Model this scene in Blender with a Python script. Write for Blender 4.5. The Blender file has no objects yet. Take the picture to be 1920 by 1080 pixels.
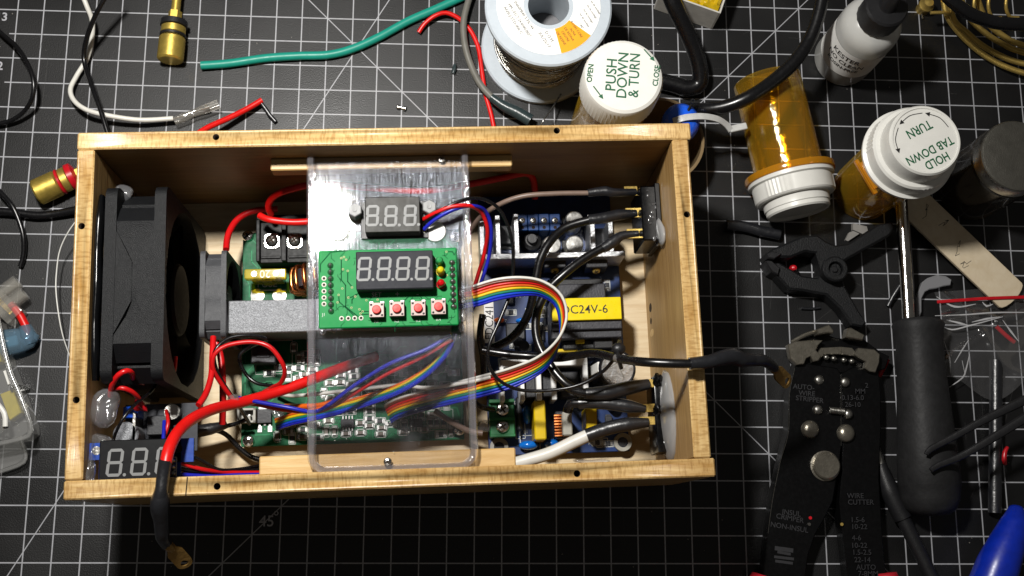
import bpy, bmesh, math, random
from mathutils import Vector, Matrix
import numpy as np
random.seed(7)
S = 0.01                                    # 1 Blender unit = 100 mm; everything below is in millimetres
sc = bpy.context.scene
COL = sc.collection
# ------------------------------------------------------------------ camera (solved from the mat's half-inch grid)
CAM_F = 2172.86; CAM_C = (213.66, -251.70, 547.44)
CAM_M = ((0.9982524, 0.0028246, 0.0590262), (-0.0148344, 0.9788504, 0.2040386), (-0.0572015, -0.2045576, 0.9771817))
cam = bpy.data.cameras.new('camera'); cam.sensor_width = 36.0; cam.lens = 36.0*CAM_F/1920.0
cam.clip_start = 0.05; cam.clip_end = 200
camo = bpy.data.objects.new('camera', cam); COL.objects.link(camo)
_m = Matrix(CAM_M).transposed().to_4x4(); _m.translation = Vector(CAM_C)*S
camo.matrix_world = _m; sc.camera = camo
# ------------------------------------------------------------------ room light: dim ambient plus one bench lamp behind and left of the box
w = bpy.data.worlds.new('World'); sc.world = w; w.use_nodes = True
bg = w.node_tree.nodes['Background']; bg.inputs[0].default_value = (1.0, 0.93, 0.84, 1); bg.inputs[1].default_value = 0.062
LAMP = (92.0, 2.0, 545.0)
ld = bpy.data.lights.new('bench_lamp', 'AREA'); ld.shape = 'DISK'; ld.size = 0.52; ld.energy = 212; ld.spread = math.radians(128); ld.color = (1.0, 0.972, 0.925)
lo = bpy.data.objects.new('bench_lamp', ld); COL.objects.link(lo); lo.location = Vector(LAMP)*S
lo.rotation_euler = (Vector((185, -105, 0))-Vector(LAMP)).to_track_quat('-Z', 'Y').to_euler()
sc.view_settings.view_transform = 'Standard'; sc.view_settings.look = 'None'
sc.view_settings.exposure = 0.0; sc.view_settings.gamma = 1.0
sc.render.engine = 'CYCLES'; sc.cycles.transparent_max_bounces = 24; sc.cycles.max_bounces = 10; sc.cycles.diffuse_bounces = 1
sc.cycles.caustics_reflective = False; sc.cycles.caustics_refractive = False; sc.cycles.sample_clamp_indirect = 4
# ------------------------------------------------------------------ coordinates
_Mi = [[CAM_M[r][c] for r in range(3)] for c in range(3)]
def Q(px, py, z=0.0):                       # where the sight line of a photo pixel meets height z, in world mm
    a = ((px-960)/CAM_F, (540-py)/CAM_F, -1.0)
    d = [sum(_Mi[i][k]*a[k] for k in range(3)) for i in range(3)]
    t = (z-CAM_C[2])/d[2]
    return Vector((CAM_C[0]+d[0]*t, CAM_C[1]+d[1]*t, z))
BA = math.radians(2.35)
BOX = Matrix.Translation((69.5, -241.0, 0)) @ Matrix.Rotation(BA, 4, 'Z')   # frame of the wooden box, origin at its near corner
BOXI = BOX.inverted()
def B(x, y, z=0.0): return BOX @ Vector((x, y, z))
def QB(px, py, z=0.0): return BOXI @ Q(px, py, z)
def rect(x0, y0, x1, y1, z):                # box-frame rectangle (cx, cy, sx, sy) from two opposite photo corners at height z
    a = QB(x0, y0, z); b = QB(x1, y1, z)
    return ((a.x+b.x)/2, (a.y+b.y)/2, abs(a.x-b.x), abs(a.y-b.y))
def frame(o, x, y=None, z=None):            # matrix from origin and axes
    x = Vector(x).normalized()
    if z is not None:
        z = Vector(z).normalized(); y = z.cross(x).normalized(); x = y.cross(z)
    else:
        y = Vector(y).normalized(); z = x.cross(y).normalized(); y = z.cross(x)
    m = Matrix((x, y, z)).transposed().to_4x4(); m.translation = Vector(o); return m
def axis(o, d):                             # matrix whose local z runs along d
    d = Vector(d).normalized(); q = Vector((0, 0, 1)).rotation_difference(d)
    m = q.to_matrix().to_4x4(); m.translation = Vector(o); return m
def smooth_path(p, step=1.6):
    p = [Vector(q) for q in p]
    if len(p) < 3: return p
    out = []
    for i in range(len(p)-1):
        p0 = p[max(i-1, 0)]; p1 = p[i]; p2 = p[i+1]; p3 = p[min(i+2, len(p)-1)]
        n = max(2, int((p2-p1).length/step))
        for k in range(n):
            t = k/n
            out.append(0.5*((2*p1)+(p2-p0)*t+(2*p0-5*p1+4*p2-p3)*t*t+(3*p1-p0-3*p2+p3)*t**3))
    out.append(p[-1]); return out
# ------------------------------------------------------------------ mesh builder
_bx = {}
class MB:
    def __init__(s, T=None): s.v = []; s.f = []; s.m = []; s.T = T or Matrix.Identity(4)
    def add(s, vs, fs, m=0, T=None):
        A = s.T @ T if T is not None else s.T
        b = len(s.v); s.v += [A @ Vector(q) for q in vs]
        s.f += [tuple(b+i for i in q) for q in fs]; s.m += [m]*len(fs); return s
    def box(s, c, d, m=0, bev=0.0, rz=0.0, T=None):
        key = (round(d[0], 3), round(d[1], 3), round(d[2], 3), bev)
        if key not in _bx:
            bm = bmesh.new(); bmesh.ops.create_cube(bm, size=1.0)
            for q in bm.verts: q.co = Vector((q.co.x*d[0], q.co.y*d[1], q.co.z*d[2]))
            if bev: bmesh.ops.bevel(bm, geom=bm.edges[:], offset=bev, segments=2 if bev > .6 else 1, affect='EDGES', profile=0.6)
            bm.verts.index_update(); _bx[key] = ([q.co.copy() for q in bm.verts], [[q.index for q in f.verts] for f in bm.faces]); bm.free()
        vs, fs = _bx[key]; A = Matrix.Translation(c) @ Matrix.Rotation(rz, 4, 'Z')
        return s.add(vs, fs, m, (T @ A) if T is not None else A)
    def lathe(s, prof, n=32, m=0, T=None, ridge=None):     # prof [(r, z)...]; ridge(i, k) scales radius
        vs = []; fs = []; L = len(prof)
        for i in range(n):
            a = 2*math.pi*i/n
            for k, (r, z) in enumerate(prof):
                q = r*(ridge(i, k) if ridge else 1); vs.append((q*math.cos(a), q*math.sin(a), z))
        for i in range(n):
            j = (i+1) % n
            for k in range(L-1): fs.append((i*L+k, j*L+k, j*L+k+1, i*L+k+1))
        if prof[0][0] > 1e-6: fs.append(tuple(i*L for i in reversed(range(n))))
        if prof[-1][0] > 1e-6: fs.append(tuple(i*L+L-1 for i in range(n)))
        return s.add(vs, fs, m, T)
    def shell(s, prof, n=32, m=0, T=None):                 # lathe with no end caps
        vs = []; fs = []; L = len(prof)
        for i in range(n):
            a = 2*math.pi*i/n; vs += [(r*math.cos(a), r*math.sin(a), z) for r, z in prof]
        for i in range(n):
            j = (i+1) % n; fs += [(i*L+k, j*L+k, j*L+k+1, i*L+k+1) for k in range(L-1)]
        return s.add(vs, fs, m, T)
    def cyl(s, c, r, h, n=20, m=0, T=None, bev=0.0, r2=None):
        r2 = r if r2 is None else r2; A = Matrix.Translation(c)
        pr = [(r, 0), (r2, h)] if not bev else [(r-bev, 0), (r, bev), (r2, h-bev), (r2-bev, h)]
        return s.lathe(pr, n, m, (T @ A) if T is not None else A)
    def prism(s, poly, z0, z1, m=0, T=None, bev=0.0):
        a = sum(poly[i][0]*poly[(i+1) % len(poly)][1]-poly[(i+1) % len(poly)][0]*poly[i][1] for i in range(len(poly)))
        if a < 0: poly = list(reversed(poly))
        n = len(poly)
        if bev:
            c = [Vector((q[0], q[1])) for q in poly]; ins = []
            for i in range(n):
                e1 = (c[i]-c[i-1]).normalized(); e2 = (c[(i+1) % n]-c[i]).normalized()
                nrm = Vector((-e1.y-e2.y, e1.x+e2.x)); nrm = nrm.normalized() if nrm.length > 1e-6 else Vector((-e1.y, e1.x))
                ins.append(c[i]+nrm*bev)
            vs = [(q[0], q[1], z0) for q in poly]+[(q[0], q[1], z1-bev) for q in poly]+[(q.x, q.y, z1) for q in ins]; L = 3
        else:
            vs = [(q[0], q[1], z0) for q in poly]+[(q[0], q[1], z1) for q in poly]; L = 2
        fs = [tuple(reversed(range(n))), tuple((L-1)*n+i for i in range(n))]
        for k in range(L-1):
            for i in range(n): j = (i+1) % n; fs.append((k*n+i, k*n+j, (k+1)*n+j, (k+1)*n+i))
        return s.add(vs, fs, m, T)
    def sph(s, c, r, m=0, nu=16, nv=10, T=None, wob=0.0):
        if not hasattr(r, '__len__'): r = (r, r, r)
        vs = [(0, 0, -1)]; fs = []
        for k in range(1, nv):
            p = -math.pi/2+math.pi*k/nv
            for i in range(nu): a = 2*math.pi*i/nu; vs.append((math.cos(p)*math.cos(a), math.cos(p)*math.sin(a), math.sin(p)))
        vs.append((0, 0, 1)); t = len(vs)-1
        for i in range(nu):
            j = (i+1) % nu; fs.append((0, 1+j, 1+i)); fs.append((t, 1+(nv-2)*nu+i, 1+(nv-2)*nu+j))
            for k in range(nv-2): fs.append((1+k*nu+i, 1+k*nu+j, 1+(k+1)*nu+j, 1+(k+1)*nu+i))
        out = []
        for q in vs:
            k = 1+(random.uniform(-wob, wob) if wob else 0); out.append((c[0]+q[0]*r[0]*k, c[1]+q[1]*r[1]*k, c[2]+q[2]*r[2]*k))
        return s.add(out, fs, m, T)
    def tube(s, pts, r, n=10, m=0, step=1.6, caps=True, flat=None):
        rr = r if hasattr(r, '__len__') else None
        P = smooth_path(pts, step)
        if rr:
            R = []; src = [Vector(q) for q in pts]; L = [0]
            for i in range(1, len(src)): L.append(L[-1]+(src[i]-src[i-1]).length)
            acc = [0]
            for i in range(1, len(P)): acc.append(acc[-1]+(P[i]-P[i-1]).length)
            k = L[-1]/max(acc[-1], 1e-6); R = list(np.interp([a*k for a in acc], L, rr))
        else: R = [r]*len(P)
        vs = []; fs = []; up = Vector((0, 0, 1)); N = None
        for i, p in enumerate(P):
            t = (P[min(i+1, len(P)-1)]-P[max(i-1, 0)])
            t = t.normalized() if t.length > 1e-9 else Vector((1, 0, 0))
            if N is None: N = t.cross(up); N = N.normalized() if N.length > 1e-3 else t.cross(Vector((0, 1, 0))).normalized()
            else:
                N = N-t*N.dot(t); N = N.normalized() if N.length > 1e-6 else t.orthogonal().normalized()
            Bn = t.cross(N)
            for k in range(n):
                a = 2*math.pi*k/n; vs.append(p+(N*math.cos(a)+Bn*math.sin(a)*(flat if flat else 1))*R[i])
        for i in range(len(P)-1):
            for k in range(n): j = (k+1) % n; fs.append((i*n+k, i*n+j, (i+1)*n+j, (i+1)*n+k))
        if caps: fs.append(tuple(reversed(range(n)))); fs.append(tuple((len(P)-1)*n+k for k in range(n)))
        return s.add(vs, fs, m)
    def strip(s, pts, wd, z, th=0.12, m=0, T=None):        # flat printed line along 2-d points
        for a, b in zip(pts[:-1], pts[1:]):
            a = Vector(a); b = Vector(b); d = b-a
            if d.length < 1e-6: continue
            s.box(((a.x+b.x)/2, (a.y+b.y)/2, z+th/2), (d.length+wd*.6, wd, th), m, 0, math.atan2(d.y, d.x), T)
        return s
    def mesh(s, name, mats, inv=None, ang=32):
        me = bpy.data.meshes.new(name)
        vv = [((inv @ q) if inv is not None else q)*S for q in s.v]
        me.from_pydata([tuple(q) for q in vv], [], s.f)
        for m in mats: me.materials.append(m)
        if len(mats) > 1: me.polygons.foreach_set('material_index', s.m)
        me.polygons.foreach_set('use_smooth', [True]*len(me.polygons)); me.update()
        me.set_sharp_from_angle(angle=math.radians(ang)); return me
WM = {}
def _tag(o, label=None, cat=None, group=None, kind=None):
    if label: o['label'] = label
    if cat: o['category'] = cat
    if group: o['group'] = group
    if kind: o['kind'] = kind
def mm(T):                                   # a millimetre matrix as a Blender-unit matrix
    q = T.copy(); q.translation = q.translation*S; return q
def thing(name, label, cat, T=None, group=None):
    if T is None: T = Matrix.Identity(4)
    if isinstance(T, (tuple, list, Vector)): T = Matrix.Translation(Vector(T))
    o = bpy.data.objects.new(name, None); o.empty_display_size = .05; COL.objects.link(o)
    o.matrix_world = mm(T); WM[o.name] = T; _tag(o, label, cat, group); return o
def part(name, mb, mats, parent, label=None, kind=None, ang=32):
    T = WM[parent.name]; mats = mats if isinstance(mats, (list, tuple)) else [mats]
    o = bpy.data.objects.new(name, mb.mesh(name, mats, T.inverted(), ang)); COL.objects.link(o)
    o.parent = parent; WM[o.name] = T; _tag(o, label, None, None, kind); return o
def solo(name, mb, mats, label, cat, group=None, kind=None, ang=32):
    mats = mats if isinstance(mats, (list, tuple)) else [mats]
    xs = [q.x for q in mb.v]; ys = [q.y for q in mb.v]; zs = [q.z for q in mb.v]
    T = Matrix.Translation(((min(xs)+max(xs))/2, (min(ys)+max(ys))/2, min(zs)))
    o = bpy.data.objects.new(name, mb.mesh(name, mats, T.inverted(), ang)); COL.objects.link(o)
    o.matrix_world = mm(T); WM[o.name] = T; _tag(o, label, cat, group, kind); return o
def inst(name, me, parent, T, label=None):   # a piece that shares mesh data; T is its frame in world mm
    o = bpy.data.objects.new(name, me); COL.objects.link(o); o.parent = parent
    o.matrix_local = mm(WM[parent.name].inverted() @ T); WM[o.name] = T; _tag(o, label); return o
def text(name, body, size, T, mat, parent, ext=0.06, bold=0.0, sx=1.0, bend=None, align='CENTER', label=None, gap=1.0, shear=0):
    cu = bpy.data.curves.new('lettering', 'FONT'); cu.body = body; cu.size = size; cu.align_x = align; cu.align_y = 'CENTER'
    cu.extrude = ext; cu.offset = bold; cu.space_character = gap; cu.resolution_u = 3; cu.shear = shear
    t = bpy.data.objects.new('lettering', cu); COL.objects.link(t)
    me0 = t.to_mesh(); vs = [q.co.copy() for q in me0.vertices]; fs = [tuple(q.vertices) for q in me0.polygons]
    t.to_mesh_clear(); bpy.data.objects.remove(t); bpy.data.curves.remove(cu)
    mb = MB()
    if bend: vs = [Vector((math.sin(q.x*sx/bend)*(bend+q.z), q.y, math.cos(q.x*sx/bend)*(bend+q.z)-bend)) for q in vs]
    else: vs = [Vector((q.x*sx, q.y, q.z)) for q in vs]
    mb.add(vs, fs, 0, T); return part(name, mb, mat, parent, label)
# ------------------------------------------------------------------ materials
def lin(h):
    h = h.lstrip('#'); c = [int(h[i:i+2], 16)/255 for i in (0, 2, 4)]
    return tuple(x/12.92 if x <= .04045 else ((x+.055)/1.055)**2.4 for x in c)
def M(name, col, rough=.5, metal=0.0, var=.12, vs=25, bump=0.0, bs=120, stretch=(1, 1, 1), spec=.5, coat=0.0, sss=0.0, trans=0.0, col2=None, rvar=.1, ior=1.5):
    if isinstance(col, str): col = lin(col)
    m = bpy.data.materials.new(name); m.use_nodes = True; nt = m.node_tree; N = nt.nodes; L = nt.links
    p = N['Principled BSDF']; tc = N.new('ShaderNodeTexCoord'); mp = N.new('ShaderNodeMapping'); mp.inputs['Scale'].default_value = stretch
    L.new(tc.outputs['Object'], mp.inputs[0])
    n = N.new('ShaderNodeTexNoise'); n.inputs['Scale'].default_value = vs; n.inputs['Detail'].default_value = 5; L.new(mp.outputs[0], n.inputs[0])
    r = N.new('ShaderNodeValToRGB'); r.color_ramp.elements[0].position = .3; r.color_ramp.elements[1].position = .72
    c2 = col2 if col2 is not None else tuple(min(1, c*(1+var)) for c in col)
    if isinstance(c2, str): c2 = lin(c2)
    c1 = tuple(c*(1-var) for c in col)
    r.color_ramp.elements[0].color = (*c1, 1); r.color_ramp.elements[1].color = (*c2, 1)
    L.new(n.outputs[0], r.inputs[0]); L.new(r.outputs[0], p.inputs['Base Color'])
    rm = N.new('ShaderNodeMapRange'); rm.inputs[3].default_value = max(.02, rough-rvar); rm.inputs[4].default_value = min(1, rough+rvar)
    n3 = N.new('ShaderNodeTexNoise'); n3.inputs['Scale'].default_value = vs*2.3; L.new(mp.outputs[0], n3.inputs[0])
    L.new(n3.outputs[0], rm.inputs[0]); L.new(rm.outputs[0], p.inputs['Roughness'])
    p.inputs['Metallic'].default_value = metal; p.inputs['Specular IOR Level'].default_value = spec; p.inputs['Coat Weight'].default_value = coat
    p.inputs['IOR'].default_value = ior; p.inputs['Transmission Weight'].default_value = trans
    if sss: p.inputs['Subsurface Weight'].default_value = sss; p.inputs['Subsurface Radius'].default_value = (.03, .03, .03)
    if bump:
        n2 = N.new('ShaderNodeTexNoise'); n2.inputs['Scale'].default_value = bs; n2.inputs['Detail'].default_value = 4; L.new(mp.outputs[0], n2.inputs[0])
        b = N.new('ShaderNodeBump'); b.inputs['Strength'].default_value = bump; b.inputs['Distance'].default_value = .01
        L.new(n2.outputs[0], b.inputs['Height']); L.new(b.outputs[0], p.inputs['Normal'])
    return m
def film(name, tint, haze=(.8, .8, .8), hf=.08, rough=.12, ior=1.5, bump=0.0, bs=40, stretch=(1, 1, 1), smudge=0.0, sm_s=3.0, gloss=1.0, scratch=0.0, thick=0.0):
    # clear or tinted thin plastic: transparent body, Fresnel shine, a little scattering haze
    m = bpy.data.materials.new(name); m.use_nodes = True; nt = m.node_tree; N = nt.nodes; L = nt.links
    N.remove(N['Principled BSDF']); out = N['Material Output']
    t = N.new('ShaderNodeBsdfTransparent'); t.inputs[0].default_value = (*tint, 1)
    d = N.new('ShaderNodeBsdfDiffuse'); d.inputs[0].default_value = (*haze, 1)
    g = N.new('ShaderNodeBsdfGlossy'); g.inputs['Roughness'].default_value = rough; g.inputs[0].default_value = (1, 1, 1, 1)
    tc = N.new('ShaderNodeTexCoord'); mp = N.new('ShaderNodeMapping'); mp.inputs['Scale'].default_value = stretch; L.new(tc.outputs['Object'], mp.inputs[0])
    n = N.new('ShaderNodeTexNoise'); n.inputs['Scale'].default_value = sm_s; n.inputs['Detail'].default_value = 7; n.inputs['Roughness'].default_value = .65
    L.new(tc.outputs['Object'], n.inputs[0])
    mr = N.new('ShaderNodeMapRange'); mr.inputs[1].default_value = .50; mr.inputs[2].default_value = .75; mr.inputs[3].default_value = hf; mr.inputs[4].default_value = min(1, hf+smudge)
    L.new(n.outputs[0], mr.inputs[0])
    a = N.new('ShaderNodeMixShader'); L.new(mr.outputs[0], a.inputs[0]); L.new(t.outputs[0], a.inputs[1]); L.new(d.outputs[0], a.inputs[2])
    f = N.new('ShaderNodeFresnel'); f.inputs[0].default_value = ior
    fm0 = N.new('ShaderNodeMath'); fm0.operation = 'MULTIPLY'; fm0.inputs[1].default_value = gloss; L.new(f.outputs[0], fm0.inputs[0])
    fm = N.new('ShaderNodeMath'); fm.operation = 'MINIMUM'; fm.inputs[1].default_value = .45; L.new(fm0.outputs[0], fm.inputs[0])
    if thick:                               # a curved wall is thicker along a grazing path: more body colour at the outline
        lw = N.new('ShaderNodeLayerWeight'); lw.inputs[0].default_value = .35
        pw = N.new('ShaderNodeMath'); pw.operation = 'POWER'; pw.inputs[1].default_value = 2.5; L.new(lw.outputs['Facing'], pw.inputs[0])
        ml = N.new('ShaderNodeMath'); ml.operation = 'MULTIPLY_ADD'; ml.inputs[1].default_value = thick; L.new(pw.outputs[0], ml.inputs[0]); L.new(mr.outputs[0], ml.inputs[2])
        L.new(ml.outputs[0], a.inputs[0])
    x = N.new('ShaderNodeMixShader'); L.new(fm.outputs[0], x.inputs[0]); L.new(a.outputs[0], x.inputs[1]); L.new(g.outputs[0], x.inputs[2])
    if bump:
        n2 = N.new('ShaderNodeTexNoise'); n2.inputs['Scale'].default_value = bs; n2.inputs['Detail'].default_value = 5; L.new(mp.outputs[0], n2.inputs[0])
        b = N.new('ShaderNodeBump'); b.inputs['Strength'].default_value = bump; b.inputs['Distance'].default_value = .01
        L.new(n2.outputs[0], b.inputs['Height']); L.new(b.outputs[0], g.inputs['Normal'])
    fin = x
    if scratch:                             # fine lengthwise scratches: a wider second shine, in streaks
        n5 = N.new('ShaderNodeTexNoise'); n5.inputs['Scale'].default_value = 34; n5.inputs['Detail'].default_value = 8; n5.inputs['Roughness'].default_value = .75; L.new(mp.outputs[0], n5.inputs[0])
        b5 = N.new('ShaderNodeBump'); b5.inputs['Strength'].default_value = .28; b5.inputs['Distance'].default_value = .01; L.new(n5.outputs[0], b5.inputs['Height'])
        g5 = N.new('ShaderNodeBsdfGlossy'); g5.inputs['Roughness'].default_value = .13; g5.inputs[0].default_value = (.80, .87, 1, 1); L.new(b5.outputs[0], g5.inputs['Normal'])
        r5 = N.new('ShaderNodeMapRange'); r5.inputs[1].default_value = .42; r5.inputs[2].default_value = .75; r5.inputs[3].default_value = 0.0; r5.inputs[4].default_value = .06*scratch*2
        L.new(n5.outputs[0], r5.inputs[0]); fin = N.new('ShaderNodeMixShader'); L.new(r5.outputs[0], fin.inputs[0]); L.new(x.outputs[0], fin.inputs[1]); L.new(g5.outputs[0], fin.inputs[2])
    L.new(fin.outputs[0], out.inputs[0]); return m
def wood(name, dark, light, stretch, scale=6, rough=.55, spots=None, rot=0.0):
    dark = lin(dark); light = lin(light)
    m = bpy.data.materials.new(name); m.use_nodes = True; nt = m.node_tree; N = nt.nodes; L = nt.links; p = N['Principled BSDF']
    oi = N.new('ShaderNodeObjectInfo'); va = N.new('ShaderNodeVectorMath'); va.operation = 'ADD'; vm_ = N.new('ShaderNodeVectorMath'); vm_.operation = 'SCALE'; vm_.inputs[0].default_value = (17, 9, 13); L.new(oi.outputs['Random'], vm_.inputs['Scale'])
    tc0 = N.new('ShaderNodeTexCoord'); L.new(tc0.outputs['Object'], va.inputs[0]); L.new(vm_.outputs[0], va.inputs[1])
    class _T: outputs = {'Object': va.outputs[0]}
    tc = _T; mp = N.new('ShaderNodeMapping'); mp.inputs['Scale'].default_value = stretch; L.new(tc.outputs['Object'], mp.inputs[0])
    n = N.new('ShaderNodeTexNoise'); n.inputs['Scale'].default_value = scale; n.inputs['Detail'].default_value = 9; n.inputs['Roughness'].default_value = .6; n.inputs['Distortion'].default_value = .4
    L.new(mp.outputs[0], n.inputs[0])
    r = N.new('ShaderNodeValToRGB'); r.color_ramp.elements[0].position = .32; r.color_ramp.elements[1].position = .68
    r.color_ramp.elements[0].color = (*dark, 1); r.color_ramp.elements[1].color = (*light, 1); L.new(n.outputs[0], r.inputs[0])
    col = r.outputs[0]
    n0 = N.new('ShaderNodeTexNoise'); n0.inputs['Scale'].default_value = 1.6; n0.inputs['Detail'].default_value = 3; L.new(tc.outputs['Object'], n0.inputs[0])
    mx0 = N.new('ShaderNodeMix'); mx0.data_type = 'RGBA'; mx0.blend_type = 'MULTIPLY'; mx0.inputs[0].default_value = .5
    r0 = N.new('ShaderNodeValToRGB'); r0.color_ramp.elements[0].position = .35; r0.color_ramp.elements[0].color = (.70, .62, .52, 1); r0.color_ramp.elements[1].color = (1, 1, 1, 1); r0.color_ramp.elements[1].position = .6
    L.new(n0.outputs[0], r0.inputs[0]); L.new(col, mx0.inputs[6]); L.new(r0.outputs[0], mx0.inputs[7]); col = mx0.outputs[2]
    if spots:                               # short pores of end grain
        mp2 = N.new('ShaderNodeMapping'); mp2.inputs['Scale'].default_value = spots; L.new(tc.outputs['Object'], mp2.inputs[0])
        n2 = N.new('ShaderNodeTexNoise'); n2.inputs['Scale'].default_value = 20; n2.inputs['Detail'].default_value = 6; L.new(mp2.outputs[0], n2.inputs[0])
        r2 = N.new('ShaderNodeValToRGB'); r2.color_ramp.elements[0].position = .38; r2.color_ramp.elements[0].color = (.50, .38, .24, 1)
        r2.color_ramp.elements[1].position = .52; r2.color_ramp.elements[1].color = (1, 1, 1, 1); L.new(n2.outputs[0], r2.inputs[0])
        mx = N.new('ShaderNodeMix'); mx.data_type = 'RGBA'; mx.blend_type = 'MULTIPLY'; mx.inputs[0].default_value = .5
        L.new(col, mx.inputs[6]); L.new(r2.outputs[0], mx.inputs[7]); col = mx.outputs[2]
    L.new(col, p.inputs['Base Color']); p.inputs['Roughness'].default_value = rough
    b = N.new('ShaderNodeBump'); b.inputs['Strength'].default_value = .35; b.inputs['Distance'].default_value = .006
    L.new(n.outputs[0], b.inputs['Height']); L.new(b.outputs[0], p.inputs['Normal']); return m
def mat_surface():
    # self-healing mat: charcoal sheet with the half-inch grid and the angle lines printed on it
    m = bpy.data.materials.new('cutting_mat_print'); m.use_nodes = True; nt = m.node_tree; N = nt.nodes; L = nt.links; p = N['Principled BSDF']
    tc = N.new('ShaderNodeTexCoord'); sx = N.new('ShaderNodeSeparateXYZ'); L.new(tc.outputs['Object'], sx.inputs[0])
    def mth(op, a, b=None, c=None):
        q = N.new('ShaderNodeMath'); q.operation = op
        for i, v in enumerate((a, b, c)):
            if v is None: continue
            if isinstance(v, (int, float)): q.inputs[i].default_value = v
            else: L.new(v, q.inputs[i])
        return q.outputs[0]
    G = 12.7*S; hw = 0.265*S
    X = sx.outputs[0]; Y = sx.outputs[1]
    def line(e, half=hw):                   # 1 on the line, soft edge
        d = mth('ABSOLUTE', e); return mth('SUBTRACT', 1.0, mth('MINIMUM', 1.0, mth('MAXIMUM', 0.0, mth('MULTIPLY', mth('SUBTRACT', d, half*.7), 1/(half*.7)))))
    wx = mth('SUBTRACT', X, mth('MULTIPLY', mth('ROUND', mth('DIVIDE', X, G)), G))
    jr = mth('ROUND', mth('DIVIDE', Y, G)); wy = mth('SUBTRACT', Y, mth('MULTIPLY', jr, G))
    odd = mth('ABSOLUTE', mth('MODULO', jr, 2.0)); keep = mth('MAXIMUM', mth('SUBTRACT', 1.0, odd), mth('GREATER_THAN', X, -3.0*S))
    keepv = mth('GREATER_THAN', X, -3.0*S)
    g = mth('MAXIMUM', mth('MULTIPLY', line(wx), keepv), mth('MULTIPLY', line(wy), keep))
    r2 = 1/math.sqrt(2)
    d1 = mth('MULTIPLY', mth('SUBTRACT', mth('ADD', X, Y), 12*G), r2)         # i - j = 12
    d2 = mth('MULTIPLY', mth('SUBTRACT', mth('SUBTRACT', X, Y), 30*G), r2)    # i + j = 30
    d3 = mth('ADD', mth('MULTIPLY', mth('SUBTRACT', X, 13.91*G), math.sin(math.radians(60))), mth('MULTIPLY', Y, -math.cos(math.radians(60))))
    for d in (d1, d2, d3): g = mth('MAXIMUM', g, line(d, hw*.8))
    n = N.new('ShaderNodeTexNoise'); n.inputs['Scale'].default_value = 2.2; n.inputs['Detail'].default_value = 8; L.new(tc.outputs['Object'], n.inputs[0])
    rp = N.new('ShaderNodeValToRGB'); rp.color_ramp.elements[0].position = .3; rp.color_ramp.elements[0].color = (.0042, .0043, .0047, 1)
    rp.color_ramp.elements[1].position = .75; rp.color_ramp.elements[1].color = (.0095, .0093, .0096, 1); L.new(n.outputs[0], rp.inputs[0])
    n2 = N.new('ShaderNodeTexNoise'); n2.inputs['Scale'].default_value = 90; n2.inputs['Detail'].default_value = 4; L.new(tc.outputs['Object'], n2.inputs[0])
    dr = N.new('ShaderNodeValToRGB'); dr.color_ramp.elements[0].position = .70; dr.color_ramp.elements[1].position = .78; L.new(n2.outputs[0], dr.inputs[0])
    mx0 = N.new('ShaderNodeMix'); mx0.data_type = 'RGBA'; mx0.inputs[7].default_value = (.12, .11, .10, 1)
    L.new(mth('MULTIPLY', dr.outputs[0], .35), mx0.inputs[0]); L.new(rp.outputs[0], mx0.inputs[6])
    n4 = N.new('ShaderNodeTexNoise'); n4.inputs['Scale'].default_value = 45; L.new(tc.outputs['Object'], n4.inputs[0])
    g = mth('MULTIPLY', g, mth('ADD', .72, mth('MULTIPLY', n4.outputs[0], .5)))
    g = mth('MINIMUM', g, 1.0)
    mx = N.new('ShaderNodeMix'); mx.data_type = 'RGBA'; mx.inputs[7].default_value = (.40, .405, .43, 1)
    L.new(g, mx.inputs[0]); L.new(mx0.outputs[2], mx.inputs[6]); L.new(mx.outputs[2], p.inputs['Base Color'])
    rm = N.new('ShaderNodeMapRange'); rm.inputs[1].default_value = .3; rm.inputs[2].default_value = .7; rm.inputs[3].default_value = .36; rm.inputs[4].default_value = .50; L.new(n.outputs[0], rm.inputs[0]); L.new(rm.outputs[0], p.inputs['Roughness']); p.inputs['Specular IOR Level'].default_value = .42
    n3 = N.new('ShaderNodeTexNoise'); n3.inputs['Scale'].default_value = 160; n3.inputs['Detail'].default_value = 3; L.new(tc.outputs['Object'], n3.inputs[0])
    b = N.new('ShaderNodeBump'); b.inputs['Strength'].default_value = .25; b.inputs['Distance'].default_value = .004
    L.new(n3.outputs[0], b.inputs['Height']); L.new(b.outputs[0], p.inputs['Normal']); return m

m_print = M('printed_grey', (.42, .42, .45), .6)
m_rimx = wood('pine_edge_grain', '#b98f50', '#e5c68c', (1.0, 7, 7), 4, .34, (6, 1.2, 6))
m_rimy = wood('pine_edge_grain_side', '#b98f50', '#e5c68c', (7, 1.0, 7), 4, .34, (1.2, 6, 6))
m_inx = wood('shaded_inner_face', '#866338', '#a07e4c', (1.0, 8, 12), 3, .5)  # inner walls: the box's inside shade is mixed into these wood colours
m_iny = wood('shaded_inner_face_side', '#a07c48', '#bf9d68', (8, 1.0, 12), 3, .5)
m_ply = wood('pale_plywood', '#d8c09a', '#eddcba', (1.5, 14, 14), 3, .6)
m_strip = wood('pine_strip', '#d0a866', '#e6c488', (1.4, 12, 12), 3, .45)
m_stick = wood('craft_stick', '#d3c2a4', '#e0d2b8', (8, 8, 8), 2, .7)
m_hole = M('dark_hole', '#2a1c0e', .9)
m_black = M('black_plastic', '#1b1b1d', .42, bump=.12, bs=220)
m_blackg = M('black_gloss', '#07080a', .2, spec=.4)
m_fan = M('fan_plastic', '#121315', .52, spec=.22, bump=.3, bs=260)
m_fandk = M('fan_blade_plastic', '#08080a', .6, spec=.12)
m_fan2 = M('small_fan_plastic', '#48494c', .5, spec=.3, bump=.2, bs=260)
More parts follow.
